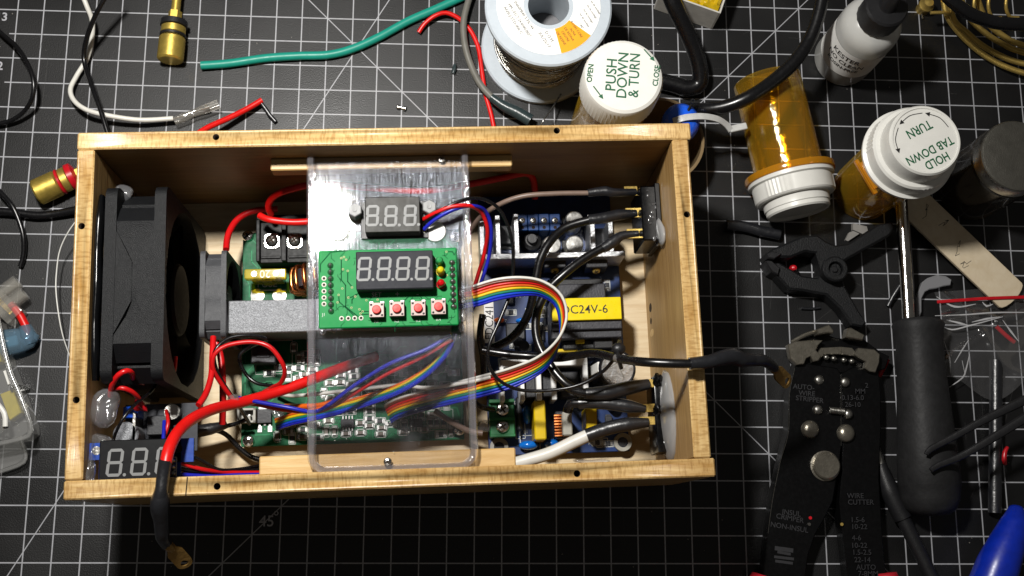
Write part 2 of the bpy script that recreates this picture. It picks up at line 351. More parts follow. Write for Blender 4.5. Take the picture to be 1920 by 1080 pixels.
m_rub = M('black_rubber_wire', '#0e0e10', .28, spec=.6)
m_shrink = M('heat_shrink', '#1b1c20', .34, bump=.3, bs=26, spec=.9, rvar=.1)
m_gshrink = M('grey_heat_shrink', '#2f3b3d', .3, bump=.2, bs=30)
m_red = M('red_silicone_wire', '#dd1512', .36, var=.13, vs=6, bump=.12, bs=18, rvar=.16)
m_redth = M('red_pvc_wire', '#cc1417', .34, var=.13, vs=8, bump=.1, bs=25, rvar=.16)
m_blue = M('blue_pvc_wire', '#1c23a8', .35, var=.06)
m_white = M('white_pvc_wire', '#dcdad2', .4, var=.05)
m_grey = M('grey_pvc_wire', '#6f6d66', .45)
m_brown = M('taupe_pvc_wire', '#7a675c', .4)
m_teal = M('teal_silicone_wire', '#16917e', .42, var=.06)
m_orange = M('orange_pvc_wire', '#e0641a', .35); m_yel = M('yellow_pvc_wire', '#e5c11c', .35)
m_green = M('green_pvc_wire', '#157a5c', .35); m_wblue = M('ribbon_blue_wire', '#1746c8', .35); m_wbrn = M('ribbon_brown_wire', '#6b2f12', .35)
m_chrome = M('polished_steel', (.62, .61, .58), .16, 1.0, bump=.1, bs=120)
m_steel = M('dull_steel', (.42, .41, .38), .36, 1.0, bump=.2, bs=80)
m_alu = M('brushed_aluminium', (.60, .61, .63), .38, 1.0, var=.2, stretch=(1, 6, 6), bump=.35, bs=60)
m_alud = M('sandblasted_aluminium', (.30, .31, .33), .45, .35, var=.25, vs=120, bump=.5, bs=200)
m_brass = M('brass', (.62, .44, .12), .42, .75, bump=.12, bs=90)
m_gold = M('gold_plated', (.88, .64, .14), .36, .85)
m_copper = M('enamelled_copper', (.62, .22, .07), .28, 1.0)
m_lug = M('tinned_copper_lug', (.50, .30, .09), .36, .75, bump=.4, bs=40)
m_solder = M('solder', (.30, .30, .29), .26, .9)
m_swire = M('solder_wire', (.40, .39, .35), .24, 1.0, var=.2, stretch=(1, 1, 30), bump=.6, bs=14)
m_pcb = M('green_circuit_board', '#08603a', .5, var=.25, vs=28, spec=.22)
m_pcbl = M('bright_green_circuit_board', '#078a44', .55, var=.07, vs=9, spec=.25)
m_trace = M('board_trace', '#0a4f2c', .7, spec=.1); m_tracel = M('pale_board_trace', '#2a8a5a', .5, spec=.2)
m_pcbb = M('blue_circuit_board', '#102f63', .4, var=.3, vs=14, coat=.1)
m_pcbm = M('meter_blue_board', '#15409a', .35)
m_silk = M('silkscreen_white', '#d9ddd8', .6)
m_tin = M('tinned_pad', (.50, .50, .48), .36, .85)
m_disp = M('display_face', '#0c0d0f', .45, spec=.2); m_dispg = M('grey_display_face', '#2e2f35', .55, spec=.15)
m_dispm = M('meter_display_face', '#2c2b27', .45, var=.5, vs=9, spec=.25, bump=.2, bs=12)
m_seg = M('led_segment', '#9a9b9a', .5, var=.04); m_segw = M('bright_led_segment', '#7c7d7d', .5, var=.04)
m_btn = M('tact_body', '#b9a29a', .4); m_btnr = M('tact_cap', '#d8281f', .45, var=.05)
m_ledr = M('red_led', '#c00a12', .15, coat=.6); m_ledy = M('yellow_led', '#c7b91a', .2); m_ledg = M('green_led', '#2e8a4c', .2)
m_nylon = M('nylon_grey', '#8b8c8c', .45, sss=.1); m_washer = M('nylon_white', '#a8a69c', .5, sss=.15)
m_cer = M('chip_ceramic', '#6b6154', .4); m_chip = M('chip_epoxy', '#2a2b2f', .5, bump=.1)
m_capy = M('film_capacitor_yellow', '#d9b80c', .35, var=.05); m_tape = M('transformer_tape', '#efd507', .3, var=.04)
m_ferr = M('ferrite', '#34343a', .5, bump=.2); m_bcap = M('blue_ceramic', '#0f6fd0', .2, coat=.5)
m_captop = M('capacitor_top', (.66, .66, .66), .3, .9, bump=.3, bs=60); m_captops = M('silver_can_top', (.72, .71, .68), .3, .85, bump=.15, bs=30)
m_capslv = M('capacitor_sleeve', '#14151b', .3)
m_term = M('green_terminal', '#1b6b3a', .4); m_termb = M('blue_terminal', '#17407c', .4)
m_blk2 = M('black_terminal', '#0e0f10', .5, spec=.22)
m_glue = film('hot_glue', (.93, .93, .94), (.72, .73, .76), .09, .10, 1.45, bump=.7, bs=14, gloss=1.6)
m_gluew = film('milky_silicone', (.78, .78, .78), (.60, .60, .60), .48, .2, 1.42, bump=.6, bs=9)
m_clear = film('clear_acrylic', (.965, .96, .97), (.8, .8, .84), 0.0, .05, 1.49, bump=.03, bs=26, stretch=(5.5, .22, 1), smudge=.04, sm_s=3.4, scratch=.50, gloss=1.8)
m_rim = film('acrylic_rim', (.985, .978, .99), (.90, .88, .94), .09, .06, 1.49, bump=.5, bs=8, stretch=(6, .8, 6), gloss=3.2)
m_amber = film('amber_plastic', (.99, .84, .36), (.90, .56, .05), .075, .06, 1.5, bump=.5, bs=5, stretch=(3, 3, .5), gloss=1.2, thick=.55)
m_amberd = film('dense_amber_plastic', (.9, .5, .08), (.85, .38, .02), .40, .12, 1.5)
m_tan = film('tan_plastic', (.55, .38, .20), (.36, .25, .13), .62, .2, 1.5)
m_fuse = film('yellow_fuse_plastic', (.90, .78, .10), (.80, .64, .06), .46, .08, 1.5)
m_cap = M('white_cap_plastic', '#e4e3dd', .36, var=.03, sss=.05)
m_spool = M('spool_plastic', '#bfc8d0', .4, var=.04, sss=.12)
m_paper = M('white_label_paper', '#f7f6f2', .7, var=.03); m_orgl = M('orange_label_print', '#f5a70f', .7, var=.03)
m_ink = M('green_ink', '#0f5a38', .6); m_inkk = M('black_ink', '#1f1e1e', .6); m_inkd = M('dim_grey_ink', '#27272a', .55)
m_pet = film('frosted_bottle', (.80, .80, .79), (.80, .80, .77), .62, .2, 1.5, bump=.1, bs=3)
m_case = film('clear_case', (.88, .88, .87), (.66, .66, .65), .17, .12, 1.5, bump=.2, bs=4)
m_caseb = film('clear_connector', (.93, .92, .90), (.8, .78, .72), .13, .1, 1.5)
m_tubeb = film('blue_clear_sleeve', (.45, .58, .68), (.22, .36, .48), .34, .1, 1.5, bump=.5, bs=9)
m_bag = film('poly_bag', (.95, .95, .95), (.75, .75, .78), .04, .16, 1.5, bump=.6, bs=1.6, smudge=.03, gloss=1.5)
m_lit_crease = film('poly_crease_shine', (.85, .85, .85), (.9, .9, .92), .45, .2, 1.5)  # whitish colour that paints the shine on the bag's folds
m_zip = M('zip_tie_nylon', '#c9c9c6', .35, sss=.2)
m_bluep = M('blue_rubber', '#1c62ee', .25, coat=.4, var=.05); m_blueh = M('blue_handle', '#0a2aa8', .32, spec=.6)
m_jar = film('smoked_jar', (.30, .27, .22), (.10, .09, .08), .30, .12, 1.5)
m_lid = M('dark_lid', (.11, .105, .09), .42, .6, bump=.25, bs=200); m_lidr = M('lid_rim', (.55, .54, .5), .3, 1.0)
m_card = M('white_card', '#cfccc4', .7); m_cardd = M('card_edge', '#8f887a', .8); m_yfilm = M('yellow_film_crumple', '#c9a81a', .2, var=.4, vs=9, bump=1.0, bs=7, coat=.5)
m_tool = M('black_oxide_tool', '#070708', .32, bump=.08, bs=200, spec=.28); m_jaw = M('tool_steel', (.31, .285, .235), .30, .85, bump=.12, bs=120)
m_hand = M('worn_grey_rubber', '#252526', .6, spec=.3, var=.2, bump=.15, bs=60)
m_clamp = M('clamp_plastic', '#111214', .55, bump=.35, bs=160, spec=.35)
m_redp = M('red_plastic', '#c01622', .3); m_pinkh = M('red_tool_grip', '#b3202c', .4)
m_scrap = film('plastic_scrap', (.62, .62, .64), (.5, .5, .52), .4, .2, 1.45, bump=.4, bs=12)
m_orgy = M('yellow_case_content', '#c2b02c', .5, var=.15)
# ================================================================== setting: the cutting mat on the bench
mb = MB(); mb.box((230, -130, -1.5), (760, 560, 3.0))
o = solo('cutting_mat', mb, mat_surface(), 'charcoal self-healing cutting mat printed with a white half-inch grid', None, kind='structure')
_d = Vector(o.location)                      # the print uses world-true coordinates: keep the object's origin at the world origin
o.data.transform(Matrix.Translation(_d)); o.location = (0, 0, 0); WM[o.name] = Matrix.Identity(4); mat_o = o
mb = MB(); mb.box((230, -130, -13), (2400, 1800, 20))
solo('bench_top', mb, M('bench_laminate', '#4a3a2a', .5, var=.2, vs=4), 'brown bench top under the cutting mat', None, kind='structure')
for s_, px, py, sz in (('13', 3, 32, 6.0), ('12', -6, 124, 6.0), ('45', 500, 978, 7.0), ('o', 518, 961, 4.2)):
    text('printed_number', s_, sz, Matrix.Translation(Q(px, py, .06)), m_print, mat_o, ext=.03, bold=.12 if s_ in ('13', '12') else .04)

random.seed(77); k = MB()
for i in range(130):                                        # old knife cuts and scuffs in the mat
    q = Q(random.uniform(-40, 1960), random.uniform(-40, 1120), 0); a_ = random.choice([0, 1.57, random.uniform(0, 3.1)])+random.gauss(0, .06); x, y = q.x, q.y; P_ = [(x, y)]
    for j in range(random.randint(1, 5)): a_ += random.gauss(0, .05); L_ = random.uniform(2, 9); x += L_*math.cos(a_); y += L_*math.sin(a_); P_.append((x, y))
    k.strip(P_, random.uniform(.05, .16), .004, .008)
part('cut_mark', k, M('mat_scuff', (.035, .034, .033), .6), mat_o, kind='stuff')
# ================================================================== the open wooden box
W_, D_, H_ = 252.0, 147.0, 90.0; TH = 7.2
box = thing('wooden_box', 'open pine box with screw holes along its rim and electronics inside', 'box', BOX)
def hole_cut(ob, pts, r=1.35, depth=9):
    cm = MB()
    for x, y in pts: cm.cyl(B(x, y, H_-depth), r, depth+1, 14)
    co = bpy.data.objects.new('cutter', cm.mesh('cutter', [m_hole], WM[ob.name].inverted())); COL.objects.link(co)
    co.parent = ob.parent; bpy.context.view_layer.update()
    md = ob.modifiers.new('b', 'BOOLEAN'); md.object = co; md.operation = 'DIFFERENCE'; md.solver = 'EXACT'
    dg = bpy.context.evaluated_depsgraph_get(); me = bpy.data.meshes.new_from_object(ob.evaluated_get(dg))
    ob.modifiers.clear(); ob.data = me; bpy.data.objects.remove(co)
def wall(cx, cy, sx, sy, m, holes, z0=0):
    mb = MB(BOX); mb.box((cx, cy, (H_+z0)/2), (sx, sy, H_-z0), 0, .55)
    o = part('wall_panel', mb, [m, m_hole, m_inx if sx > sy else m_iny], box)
    if holes: hole_cut(o, [(lambda q: (q.x, q.y))(QB(px, py, H_)) for px, py in holes])
    for p in o.data.polygons:               # faces that look into the box get wood darkened to paint in their shade
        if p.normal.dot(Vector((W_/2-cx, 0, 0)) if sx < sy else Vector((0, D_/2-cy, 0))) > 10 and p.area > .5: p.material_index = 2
    return o
wall(W_/2, D_-TH/2, W_, TH, m_rimx, [(405, 257), (1044, 245)])
wall(W_/2, TH/2, W_, TH, m_rimx, [(407, 912), (1082, 888)])
wall(TH/2, D_/2, TH-.3, D_-2*TH-.3, m_rimy, [(153, 424), (143, 750)])
wall(W_-TH/2-1.2, D_/2, TH-.3, D_-2*TH-.3, m_rimy, [(1288, 402)])
mb = MB(BOX); mb.box((W_/2, D_/2, 4.2), (W_-2*TH, D_-2*TH, 7.0)); part('floor_panel', mb, m_ply, box)
FZ = 7.7
q = QB(350, 912, H_); part('saw_mark', MB(BOX).strip([(q.x-.3, q.y-3.4), (q.x, q.y), (q.x+.2, q.y+3.4)], .45, H_+.01, .04), m_hole, box)
CZ = 74.0                                                # cleats that carry the clear cover
for (x0, x1, px0) in ((507, 960, 0),):
    a = QB(507, 305, CZ).x; b = QB(960, 300, CZ).x
    mb = MB(BOX); mb.box(((a+b)/2, D_-TH-2.6, CZ-4), (b-a, 5.2, 8), 0, .5); part('support_strip', mb, m_strip, box)
a = QB(486, 870, CZ).x; b = QB(967, 860, CZ).x
mb = MB(BOX); mb.box(((a+b)/2, TH+3.9, CZ-4), (b-a, 7.8, 8), 0, .5); part('support_strip', mb, m_strip, box)
def phillips(name, T, r, h, mat, parent=None, label=None, cat=None, group=None, slot='cross'):
    # domed screw head with a cross recess
    mb = MB(T); pr = [(r, 0), (r, h*.35), (r*.86, h*.75), (r*.55, h*.97), (0, h)]; mb.lathe(pr, 20, 0)
    mb.box((0, 0, h*.96), (r*1.15, r*.24, h*.16), 1, 0, .6)
    if slot == 'cross': mb.box((0, 0, h*.97), (r*.24, r*1.15, h*.15), 1, 0, .6)
    if parent: return part(name, mb, [mat, m_hole], parent)
    return solo(name, mb, [mat, m_hole], label, cat, group)
phillips('screw', Matrix.Translation(Q(828, 299, CZ+1.6)), 1.6, .8, m_steel, label='small dark cross-head screw in the back support strip', cat='screw')
phillips('screw', Matrix.Translation(Q(727, 866, CZ+2.2)), 1.7, .9, m_chrome, label='bright cross-head screw holding the clear cover to the front strip', cat='screw')
for px, py, a_, b_, m_ in ((1219, 577, 2.2, 3.4, m_hole), (1220, 602, 1.6, 2.2, m_hole), (1222, 624, 1.8, 5.0, m_strip)):   # knots in the end wall
    z = 8.0
    while QB(px, py, z).x > W_-TH-1.15 and z < 80: z += .25
    q = QB(px, py, z); part('knot', MB(BOX).sph((W_-TH-1.02, q.y, z), (.12, a_, b_), 0, 14, 8), m_, box)
# dry glue smears on the wood joints
def blob(name, c, r, mat, label, wob=.12, cat='hot glue', nu=20, nv=14):
    # one lumpy skin: a sphere pushed in and out by a few low waves
    random.seed(len(label)*7+int(c[0])); mb = MB(); mb.sph((0, 0, 0), 1.0, 0, nu, nv)
    wv = [(Vector((random.uniform(-1, 1), random.uniform(-1, 1), random.uniform(-1, 1))).normalized(), random.uniform(2, 5), random.uniform(0, 6)) for _ in range(5)]
    mb.v = [Vector((c[0]+q.x*r[0]*k, c[1]+q.y*r[1]*k, c[2]+q.z*r[2]*k)) for q in mb.v for k in (1+wob*sum(math.sin(q.dot(d)*f+p) for d, f, p in wv),)]
    return solo(name, mb, mat, label, cat, ang=80)
blob('glue_blob', Q(232, 364, 74), (4.4, 3.4, 3.0), m_glue, 'clear lump of hot glue at the back corner of the big fan')
blob('glue_blob', Q(202, 762, 78), (5.6, 6.0, 6.0), m_glue, 'shiny lump of hot glue over the red joints below the big fan')
blob('glue_blob', Q(188, 832, 76), (4.6, 4.0, 5.0), m_glue, 'round milky dab of hot glue behind the blue display')
blob('glue_blob', Q(910, 798, 20), (3.2, 3.0, 2.6), m_glue, 'crinkled clear glue on the lower screw of the green terminal')
blob('glue_blob', Q(523, 772, 18), (3.0, 3.4, 1.8), m_glue, 'clear glue over the ribbon cable ends on the green board')
blob('glue_blob', Q(1110, 866, 40), (8, 1.2, 1.2), m_glue, 'thin smear of clear glue along the front wall')
blob('glue_blob', Q(172, 875, 84), (1.6, 7, 4), m_glue, 'streaky glue between the blue display and the side wall')
blob('glue_blob', Q(240, 702, 66), (2.9, 2.9, 2.9), m_nylon, 'pale grey glue ball under the red fan wire', wob=.03)

# ================================================================== 80 mm fan against the side wall
def fan(name, label, T, a, d, fl, rb, nb, mats, gus=True):
    # local frame: x = axis, y = width, z = height; the frame occupies 0..d along x and is a wide; origin at base centre
    f = thing(name, label, 'fan', T); h = a/2; C = Matrix.Translation((0, 0, h))
    def ring(x0, x1, outer, r, m=MB):
        n = len(outer); k = MB(T @ C); vs = []; fs = []
        inn = []
        for i in range(n):
            an = math.atan2(outer[i][1], outer[i][0]); inn.append((r*math.cos(an), r*math.sin(an)))
        for x in (x0, x1):
            vs += [(x, p[0], p[1]) for p in outer]+[(x, p[0], p[1]) for p in inn]
        for i in range(n):
            j = (i+1) % n
            fs += [(i, j, n+j, n+i), (2*n+j, 2*n+i, 3*n+i, 3*n+j), (j, i, 2*n+i, 2*n+j), (n+i, n+j, 3*n+j, 3*n+i)]
        return vs, fs
    def sq(hh, r, n=4, e=5):
        o = []
        for cx, cy, a0 in ((hh-r, hh-r, 0), (-hh+r, hh-r, 90), (-hh+r, -hh+r, 180), (hh-r, -hh+r, 270)):
            st = o[-1] if o else (hh, -hh+r)
            for q in range(1, e): o.append((st[0]+((cx+r*math.cos(math.radians(a0)))-st[0])*q/e, st[1]+((cy+r*math.sin(math.radians(a0)))-st[1])*q/e))
            for q in range(n+1): an = math.radians(a0+90*q/n); o.append((cx+r*math.cos(an), cy+r*math.sin(an)))
        return o
    k = MB(T @ C); o = sq(h, a*.06)
    for x0, x1 in ((0, fl), (d-fl, d)): vs, fs = ring(x0, x1, o, rb); k.add(vs, fs)
    c = a/80
    q = [(25, 39.4), (32, 33.8), (31.4, 31.4), (33.8, 32), (39.4, 25)]
    oct_ = []
    for sgn in range(4):
        for p in q:
            x, y = p
            for _ in range(sgn): x, y = -y, x
            oct_.append((x*c, y*c))
    oct2 = []
    for i in range(len(oct_)):
        p = oct_[i]; r_ = oct_[(i+1) % len(oct_)]; oct2 += [p]
    oct2 = sorted(oct2+[(39.4*c*math.cos(t), 39.4*c*math.sin(t)) for t in [math.radians(z) for z in (0, 10, -10, 20, -20, 90, 80, 100, 70, 110, 180, 170, 190, 160, 200, 270, 260, 280, 250, 290)]], key=lambda p: math.atan2(p[1], p[0]))
    vs, fs = ring(fl-.01, d-fl+.01, oct2, rb); k.add(vs, fs)
    if gus:
        for s_, x0 in ((1, d-fl), (-1, fl)):
            for zz in (1,):
                vs = [(x0, -21*c, h*.99), (x0, 21*c, h*.99), (x0-s_*6.5*c, 8*c, h*.99), (x0-s_*6.5*c, -8*c, h*.99)]
                vs += [(x, y, z-5*c) for x, y, z in vs]; k.add(vs, [(0, 1, 2, 3), (7, 6, 5, 4), (0, 4, 5, 1), (1, 5, 6, 2), (2, 6, 7, 3), (3, 7, 4, 0)])
    part('frame', k, mats[0], f)
    X = Matrix.Rotation(math.radians(90), 4, 'Y')
    k = MB(T @ C); k.lathe([(rb*.40, 1.5), (rb*.42, 2.5), (rb*.42, d-3), (rb*.39, d-1.8), (0, d-1.6)], 28, 0, X); part('hub', k, mats[1], f)
    bl = MB(); vs = []; fs = []
    for i in range(7):
        for j in range(5):
            t = j/4; u = i/6; r = rb*(.41+.555*u); an = (t-.5)*(.62)+.18*u*u
            tw = (t-.5)*(d*.62); vs.append((d/2+tw, r*math.cos(an), r*math.sin(an)))
    for i in range(6):
        for j in range(4): fs.append((i*5+j, i*5+j+1, (i+1)*5+j+1, (i+1)*5+j))
    n = len(vs); vs += [(x+.8, y, z) for x, y, z in vs]; fs += [tuple(n+i for i in reversed(q)) for q in fs]
    bl.add(vs, fs); me = bl.mesh('blade', [mats[1]], ang=60)
    for i in range(nb): inst('blade', me, f, T @ C @ Matrix.Rotation(2*math.pi*i/nb+.2, 4, 'X'))
    for i in range(4):
        k = MB(T @ C @ Matrix.Rotation(math.radians(45+90*i), 4, 'X')); k.box((1.6, 0, rb*.70), (2.0, 2.4*c, rb*.64)); part('strut', k, mats[1], f)
    return f
fan('big_fan', 'large black square case fan standing along the side wall of the box', BOX @ Matrix.Translation((11.4, 85.2, FZ)), 80, 24.2, 4.6, 37.8, 7, (m_fan, m_fandk))
fan('small_fan', 'small black fan standing at the end of the aluminium heat sink', BOX @ Matrix.Translation((42.0, 87.2, 12.5)), 38.5, 11.2, 2.2, 18.2, 7, (m_fan2, m_fandk), gus=False)
mb = MB(BOX)
mb.tube([(9.3, 121, 84), (9.5, 112, 86), (9.2, 98, 86.5), (9.4, 84, 86), (9.1, 70, 86.5), (9.5, 56, 86), (9.2, 46, 85)], [1.3, 1.9, 1.6, 2.0, 1.5, 1.9, 1.2], 10, flat=2.2)
solo('sealant_bead', mb, m_blackg, 'glossy black sealant bead between the big fan and the side wall', 'sealant', ang=80)

# ================================================================== green charger board on the box floor
BZ = 13.6
main = thing('charger_board', 'large green circuit board screwed to the floor of the box', 'circuit board', BOX @ Matrix.Translation((104.5, 73.5, 12)))
mb = MB(BOX); mb.box((104.4, 73.4, 12.8), (101, 99.6, 1.6), 0, .25); part('board', mb, m_pcb, main)
for px, py in ((465, 443), (466, 827), (861, 806), (852, 445)):
    c = QB(px, py, BZ); mb = MB(BOX); mb.cyl((c.x, c.y, FZ), 2.6, 12-FZ, 12); part('standoff', mb, m_brass, main)
    phillips('screw', BOX @ Matrix.Translation((c.x, c.y, BZ)), 2.75, 1.7, m_chrome, main)
# black two-way barrier terminal
x0, y0, sx, sy = rect(481, 404, 584, 489, 27); TT = BOX
mb = MB(BOX); mb.box((x0, y0, 19), (sx, sy, 10.6), 0, .4); mb.box((x0, y0+sy/2-1.2, 25.5), (sx, 2.2, 4.5), 0, .3)
for t in (-.47, .0, .47): mb.box((x0+sx*t, y0, 25.2), (1.7 if t else 2.2, sy-.4, 4.4), 0, .3)
for t in (-.25, .25): mb.box((x0+sx*t, y0-sy/2+2.6, 24.6), (sx*.36, 1.1, 1.0), 0, .2)
tb = part('terminal_block', mb, m_blk2, main)
for px, py in ((509, 450), (552, 450)):
    c = QB(px, py, 26.5); T = BOX @ Matrix.Translation((c.x, c.y, 24.3))
    mb = MB(T); n = 24
    pl = [(4.0*(1+.10*math.cos(4*(2*math.pi*i/n)))*math.cos(2*math.pi*i/n+.78), 4.0*(1+.10*math.cos(4*(2*math.pi*i/n)))*math.sin(2*math.pi*i/n+.78)) for i in range(n)]
    mb.prism(pl, 0, .9, 0, bev=.3); part('washer', mb, m_chrome, tb)
    phillips('screw', T @ Matrix.Translation((0, 0, .9)), 2.9, 1.9, m_chrome, tb)
# blade fuse, lying across its clips, and its print
c = QB(497, 513, 29); FT = BOX @ Matrix.Translation((c.x, c.y, BZ)) @ Matrix.Rotation(math.radians(0), 4, 'Z')
fu = part('fuse', MB(FT).box((0, 0, 13.2), (18.6, 4.6, 4.4), 0, .5), m_fuse, main)
part('fuse_body', MB(FT).box((0, -.6, 6.4), (14.2, 3.2, 9.6), 0, .4).box((0, -.6, 6), (5, 3.9, 10), 0, .3), m_fuse, fu)
for t in (-4.9, 4.9): part('blade', MB(FT).box((t, -.6, 5.2), (4.6, .7, 10.4)).cyl((t, 0, 15.42), 1.25, .25, 12), m_tin, fu)
text('fuse_number', '20', 5.0, FT @ Matrix.Translation((0, 0, 15.45)) @ Matrix.Rotation(math.pi, 4, 'Z'), M('fuse_relief', '#8a7a1c', .3), fu, ext=.08, bold=.03)
sk = MB(BOX)
def silk_rect(px0, py0, px1, py1, w=.35):
    x, y, a, b = rect(px0, py0, px1, py1, BZ); sk.strip([(x-a/2, y-b/2), (x+a/2, y-b/2), (x+a/2, y+b/2), (x-a/2, y+b/2), (x-a/2, y-b/2)], w, BZ, .05)
silk_rect(472, 545, 535, 580, .5)
text('fuse_mark', 'FUSE', 4.4, BOX @ Matrix.Translation(QB(501, 533, BZ+.05)), m_silk, main, ext=.03)
for px in (483, 524):
    c = QB(px, 554, BZ); mb = MB(BOX); mb.lathe([(3.2, 0), (3.2, .1), (1.4, .35), (0, .5)] if px == 483 else [(3.2, 0), (3.2, .12), (1.6, .3), (1.2, .15), (0, .15)], 18, 0, Matrix.Translation((c.x, c.y, BZ))); part('solder_pad', mb, m_tin, main)
# choke: copper turns round an upright ring
c = QB(597, 527, 24); T = BOX @ Matrix.Translation((c.x, c.y, 25))
tc_ = part('toroid_coil', MB(T).lathe([(7.2, -4.0), (11, -4.0), (11, 4), (7.2, 4)], 28, 0, Matrix.Rotation(math.radians(90), 4, 'X')), m_ferr, main)
me = None
for i in range(15):
    an = math.radians(-28+i*23)
    if me is None:
        k = MB(); k.tube([(6.4, -5, 0), (9, -5.4, 0), (11.8, -5, 0), (12.4, 0, .5), (11.8, 5, 1.0), (9, 5.4, 1), (6.4, 5, 1), (6.2, 0, .5), (6.4, -5, 0)], .95, 7, step=2.4); me = k.mesh('turn', [m_copper], ang=80)
    inst('wire_turn', me, tc_, T @ Matrix.Rotation(an, 4, 'Y'))
# aluminium heat sink with the fan on its end
hx0, hx1 = 52.2, 150.0
hs = thing('heat_sink', 'long grey aluminium heat sink crossing the green board', 'heat sink', BOX @ Matrix.Translation(((hx0+hx1)/2, 77.6, 15)))
part('base', MB(BOX).box(((hx0+hx1)/2, 77.6, 42.6), (hx1-hx0, 14.4, 4.2), 0, .35), m_alud, hs)
for i in range(5): part('fin', MB(BOX).box(((hx0+hx1)/2, 72.2+i*2.9, 28), (hx1-hx0, 1.0, 25)), m_alud, hs)
# surface-mount parts, drawn from one mesh per kind
def smd_mesh(l, w_, h, body):
    k = MB(); k.box((0, 0, h/2), (l*.62, w_, h), 0, .1); 
    for s_ in (-1, 1): k.box((s_*l*.41, 0, h/2), (l*.2, w_*1.02, h*1.05), 1, .1); k.box((s_*l*.47, 0, .12), (l*.34, w_*1.25, .24), 1)
    return k.mesh('smd', [body, m_tin])
me_c = smd_mesh(3.4, 1.7, 1.3, m_cer); me_r = smd_mesh(3.4, 1.7, .7, m_chip)
def place_smd(lst, parent, frame_z, meshes=None, outline=True, Qf=None):
    for px, py, an, kd in lst:
        c = QB(px, py, frame_z); T = BOX @ Matrix.Translation((c.x, c.y, frame_z)) @ Matrix.Rotation(math.radians(an), 4, 'Z')
        inst('capacitor' if kd == 'c' else 'resistor', me_c if kd == 'c' else me_r, parent, T)
        if outline:
            n = 14; r = 1.55; L_ = 1.7; pl = []
            if kd == 'c':
                for q in range(n+1): a_ = math.radians(-90+180*q/n); pl.append((L_+r*math.cos(a_)*.7, r*math.sin(a_)))
                for q in range(n+1): a_ = math.radians(90+180*q/n); pl.append((-L_+r*math.cos(a_)*.7, r*math.sin(a_)))
                pl.append(pl[0])
            else: pl = [(-2.6, -1.5), (2.6, -1.5), (2.6, 1.5), (-2.6, 1.5), (-2.6, -1.5)]
            R_ = BOXI @ T; pl = [R_ @ Vector((p[0], p[1], 0)) for p in pl]; sk.strip([(p.x, p.y) for p in pl], .34, frame_z, .05)
smds = [(489, 678, 0, 'r'), (505, 700, 0, 'r'), (520, 818, 90, 'c'), (548, 790, 90, 'r'), (567, 792, 0, 'c'), (568, 806, 0, 'r'), (567, 819, 0, 'c'), (548, 822, 90, 'r'),
        (639, 704, 0, 'c'), (638, 717, 0, 'c'), (662, 695, 0, 'r'), (664, 706, 0, 'r'), (617, 776, 0, 'c'), (616, 789, 0, 'c'), (612, 809, 90, 'c'), (627, 809, 90, 'c'), (649, 813, 0, 'c'),
        (657, 771, 0, 'r'), (693, 759, 0, 'r'), (693, 771, 0, 'r'), (693, 785, 0, 'r'), (693, 798, 0, 'c'), (758, 798, 90, 'r'), (807, 792, 90, 'r'), (819, 792, 90, 'r'), (832, 792, 90, 'r'),
        (714, 706, 0, 'r'), (735, 698, 0, 'c'), (760, 700, 0, 'r'), (540, 705, 90, 'r'), (560, 690, 0, 'r'), (525, 690, 0, 'r'), (571, 702, 0, 'c'), (780, 706, 0, 'r')]
random.seed(41); used_ = [(a, b) for a, b, _, _ in smds]+[(497, 779), (652, 794), (780, 794), (462, 779), (466, 827), (861, 806), (497, 668), (815, 680)]
for i in range(600):                                        # the rest of the crowded board, kept clear of what already stands there
    if len(smds) > 92: break
    px, py = random.choice([(random.uniform(535, 600), random.uniform(645, 715)), (random.uniform(600, 860), random.uniform(690, 745)), (random.uniform(600, 760), random.uniform(745, 822)), (random.uniform(530, 600), random.uniform(780, 826)), (random.uniform(790, 850), random.uniform(750, 815))])
    if min((a-px)**2+((b-py)*1.3)**2 for a, b in used_) < 15.5**2: continue
    used_.append((px, py)); smds.append((px, py, random.choice([0, 0, 0, 90]), random.choice('ccr')))
place_smd(smds, main, BZ)
for px in (652, 780):                                     # small gull-wing chips
    c = QB(px, 794, BZ); T = BOX @ Matrix.Translation((c.x, c.y, BZ)); ch = part('chip', MB(T).box((0, 0, .9), (6.0, 3.8, 1.6), 0, .2), m_chip, main)
    for q in range(4):
        for s_ in (-1, 1): part('pin', MB(T).box((-2.1+1.4*q, s_*2.6, .35), (.5, 1.6, .5)), m_tin, ch)
c = QB(497, 779, BZ); T = BOX @ Matrix.Translation((c.x, c.y, BZ))      # power transistor with its metal tab
ch = part('transistor', MB(T).box((0, -.5, 1.4), (6.4, 6.4, 2.4), 0, .25), m_chip, main)
part('tab', MB(T).box((0, 3.9, .8), (5.6, 2.6, .9), 0, .15), m_tin, ch)
for t in (-2.3, 0, 2.3): part('pin', MB(T).box((t, -4.4 if t else -3.9, .5), (.9, 2.6 if t else 1.2, .6)).box((t, -6.2, .2), (1.9, 2.6, .4) if t else (.2, .2, .1)), m_tin, ch)
c = QB(462, 779, 20); T = BOX @ Matrix.Translation((c.x, c.y, BZ))      # white two-pin socket
sk_ = part('wire_socket', MB(T).box((0, 0, 1), (8.2, 6.4, 2)).box((-3.6, 0, 4), (1, 6.4, 6)).box((3.6, 0, 4), (1, 6.4, 6)).box((0, -2.8, 4), (8.2, .9, 6)).box((0, 2.8, 4), (8.2, .9, 6)), m_washer, main)
part('contact', MB(T).box((-1.2, 0, 4), (.8, .8, 6)).box((1.4, 0, 4), (.8, .8, 6)), m_tin, sk_)
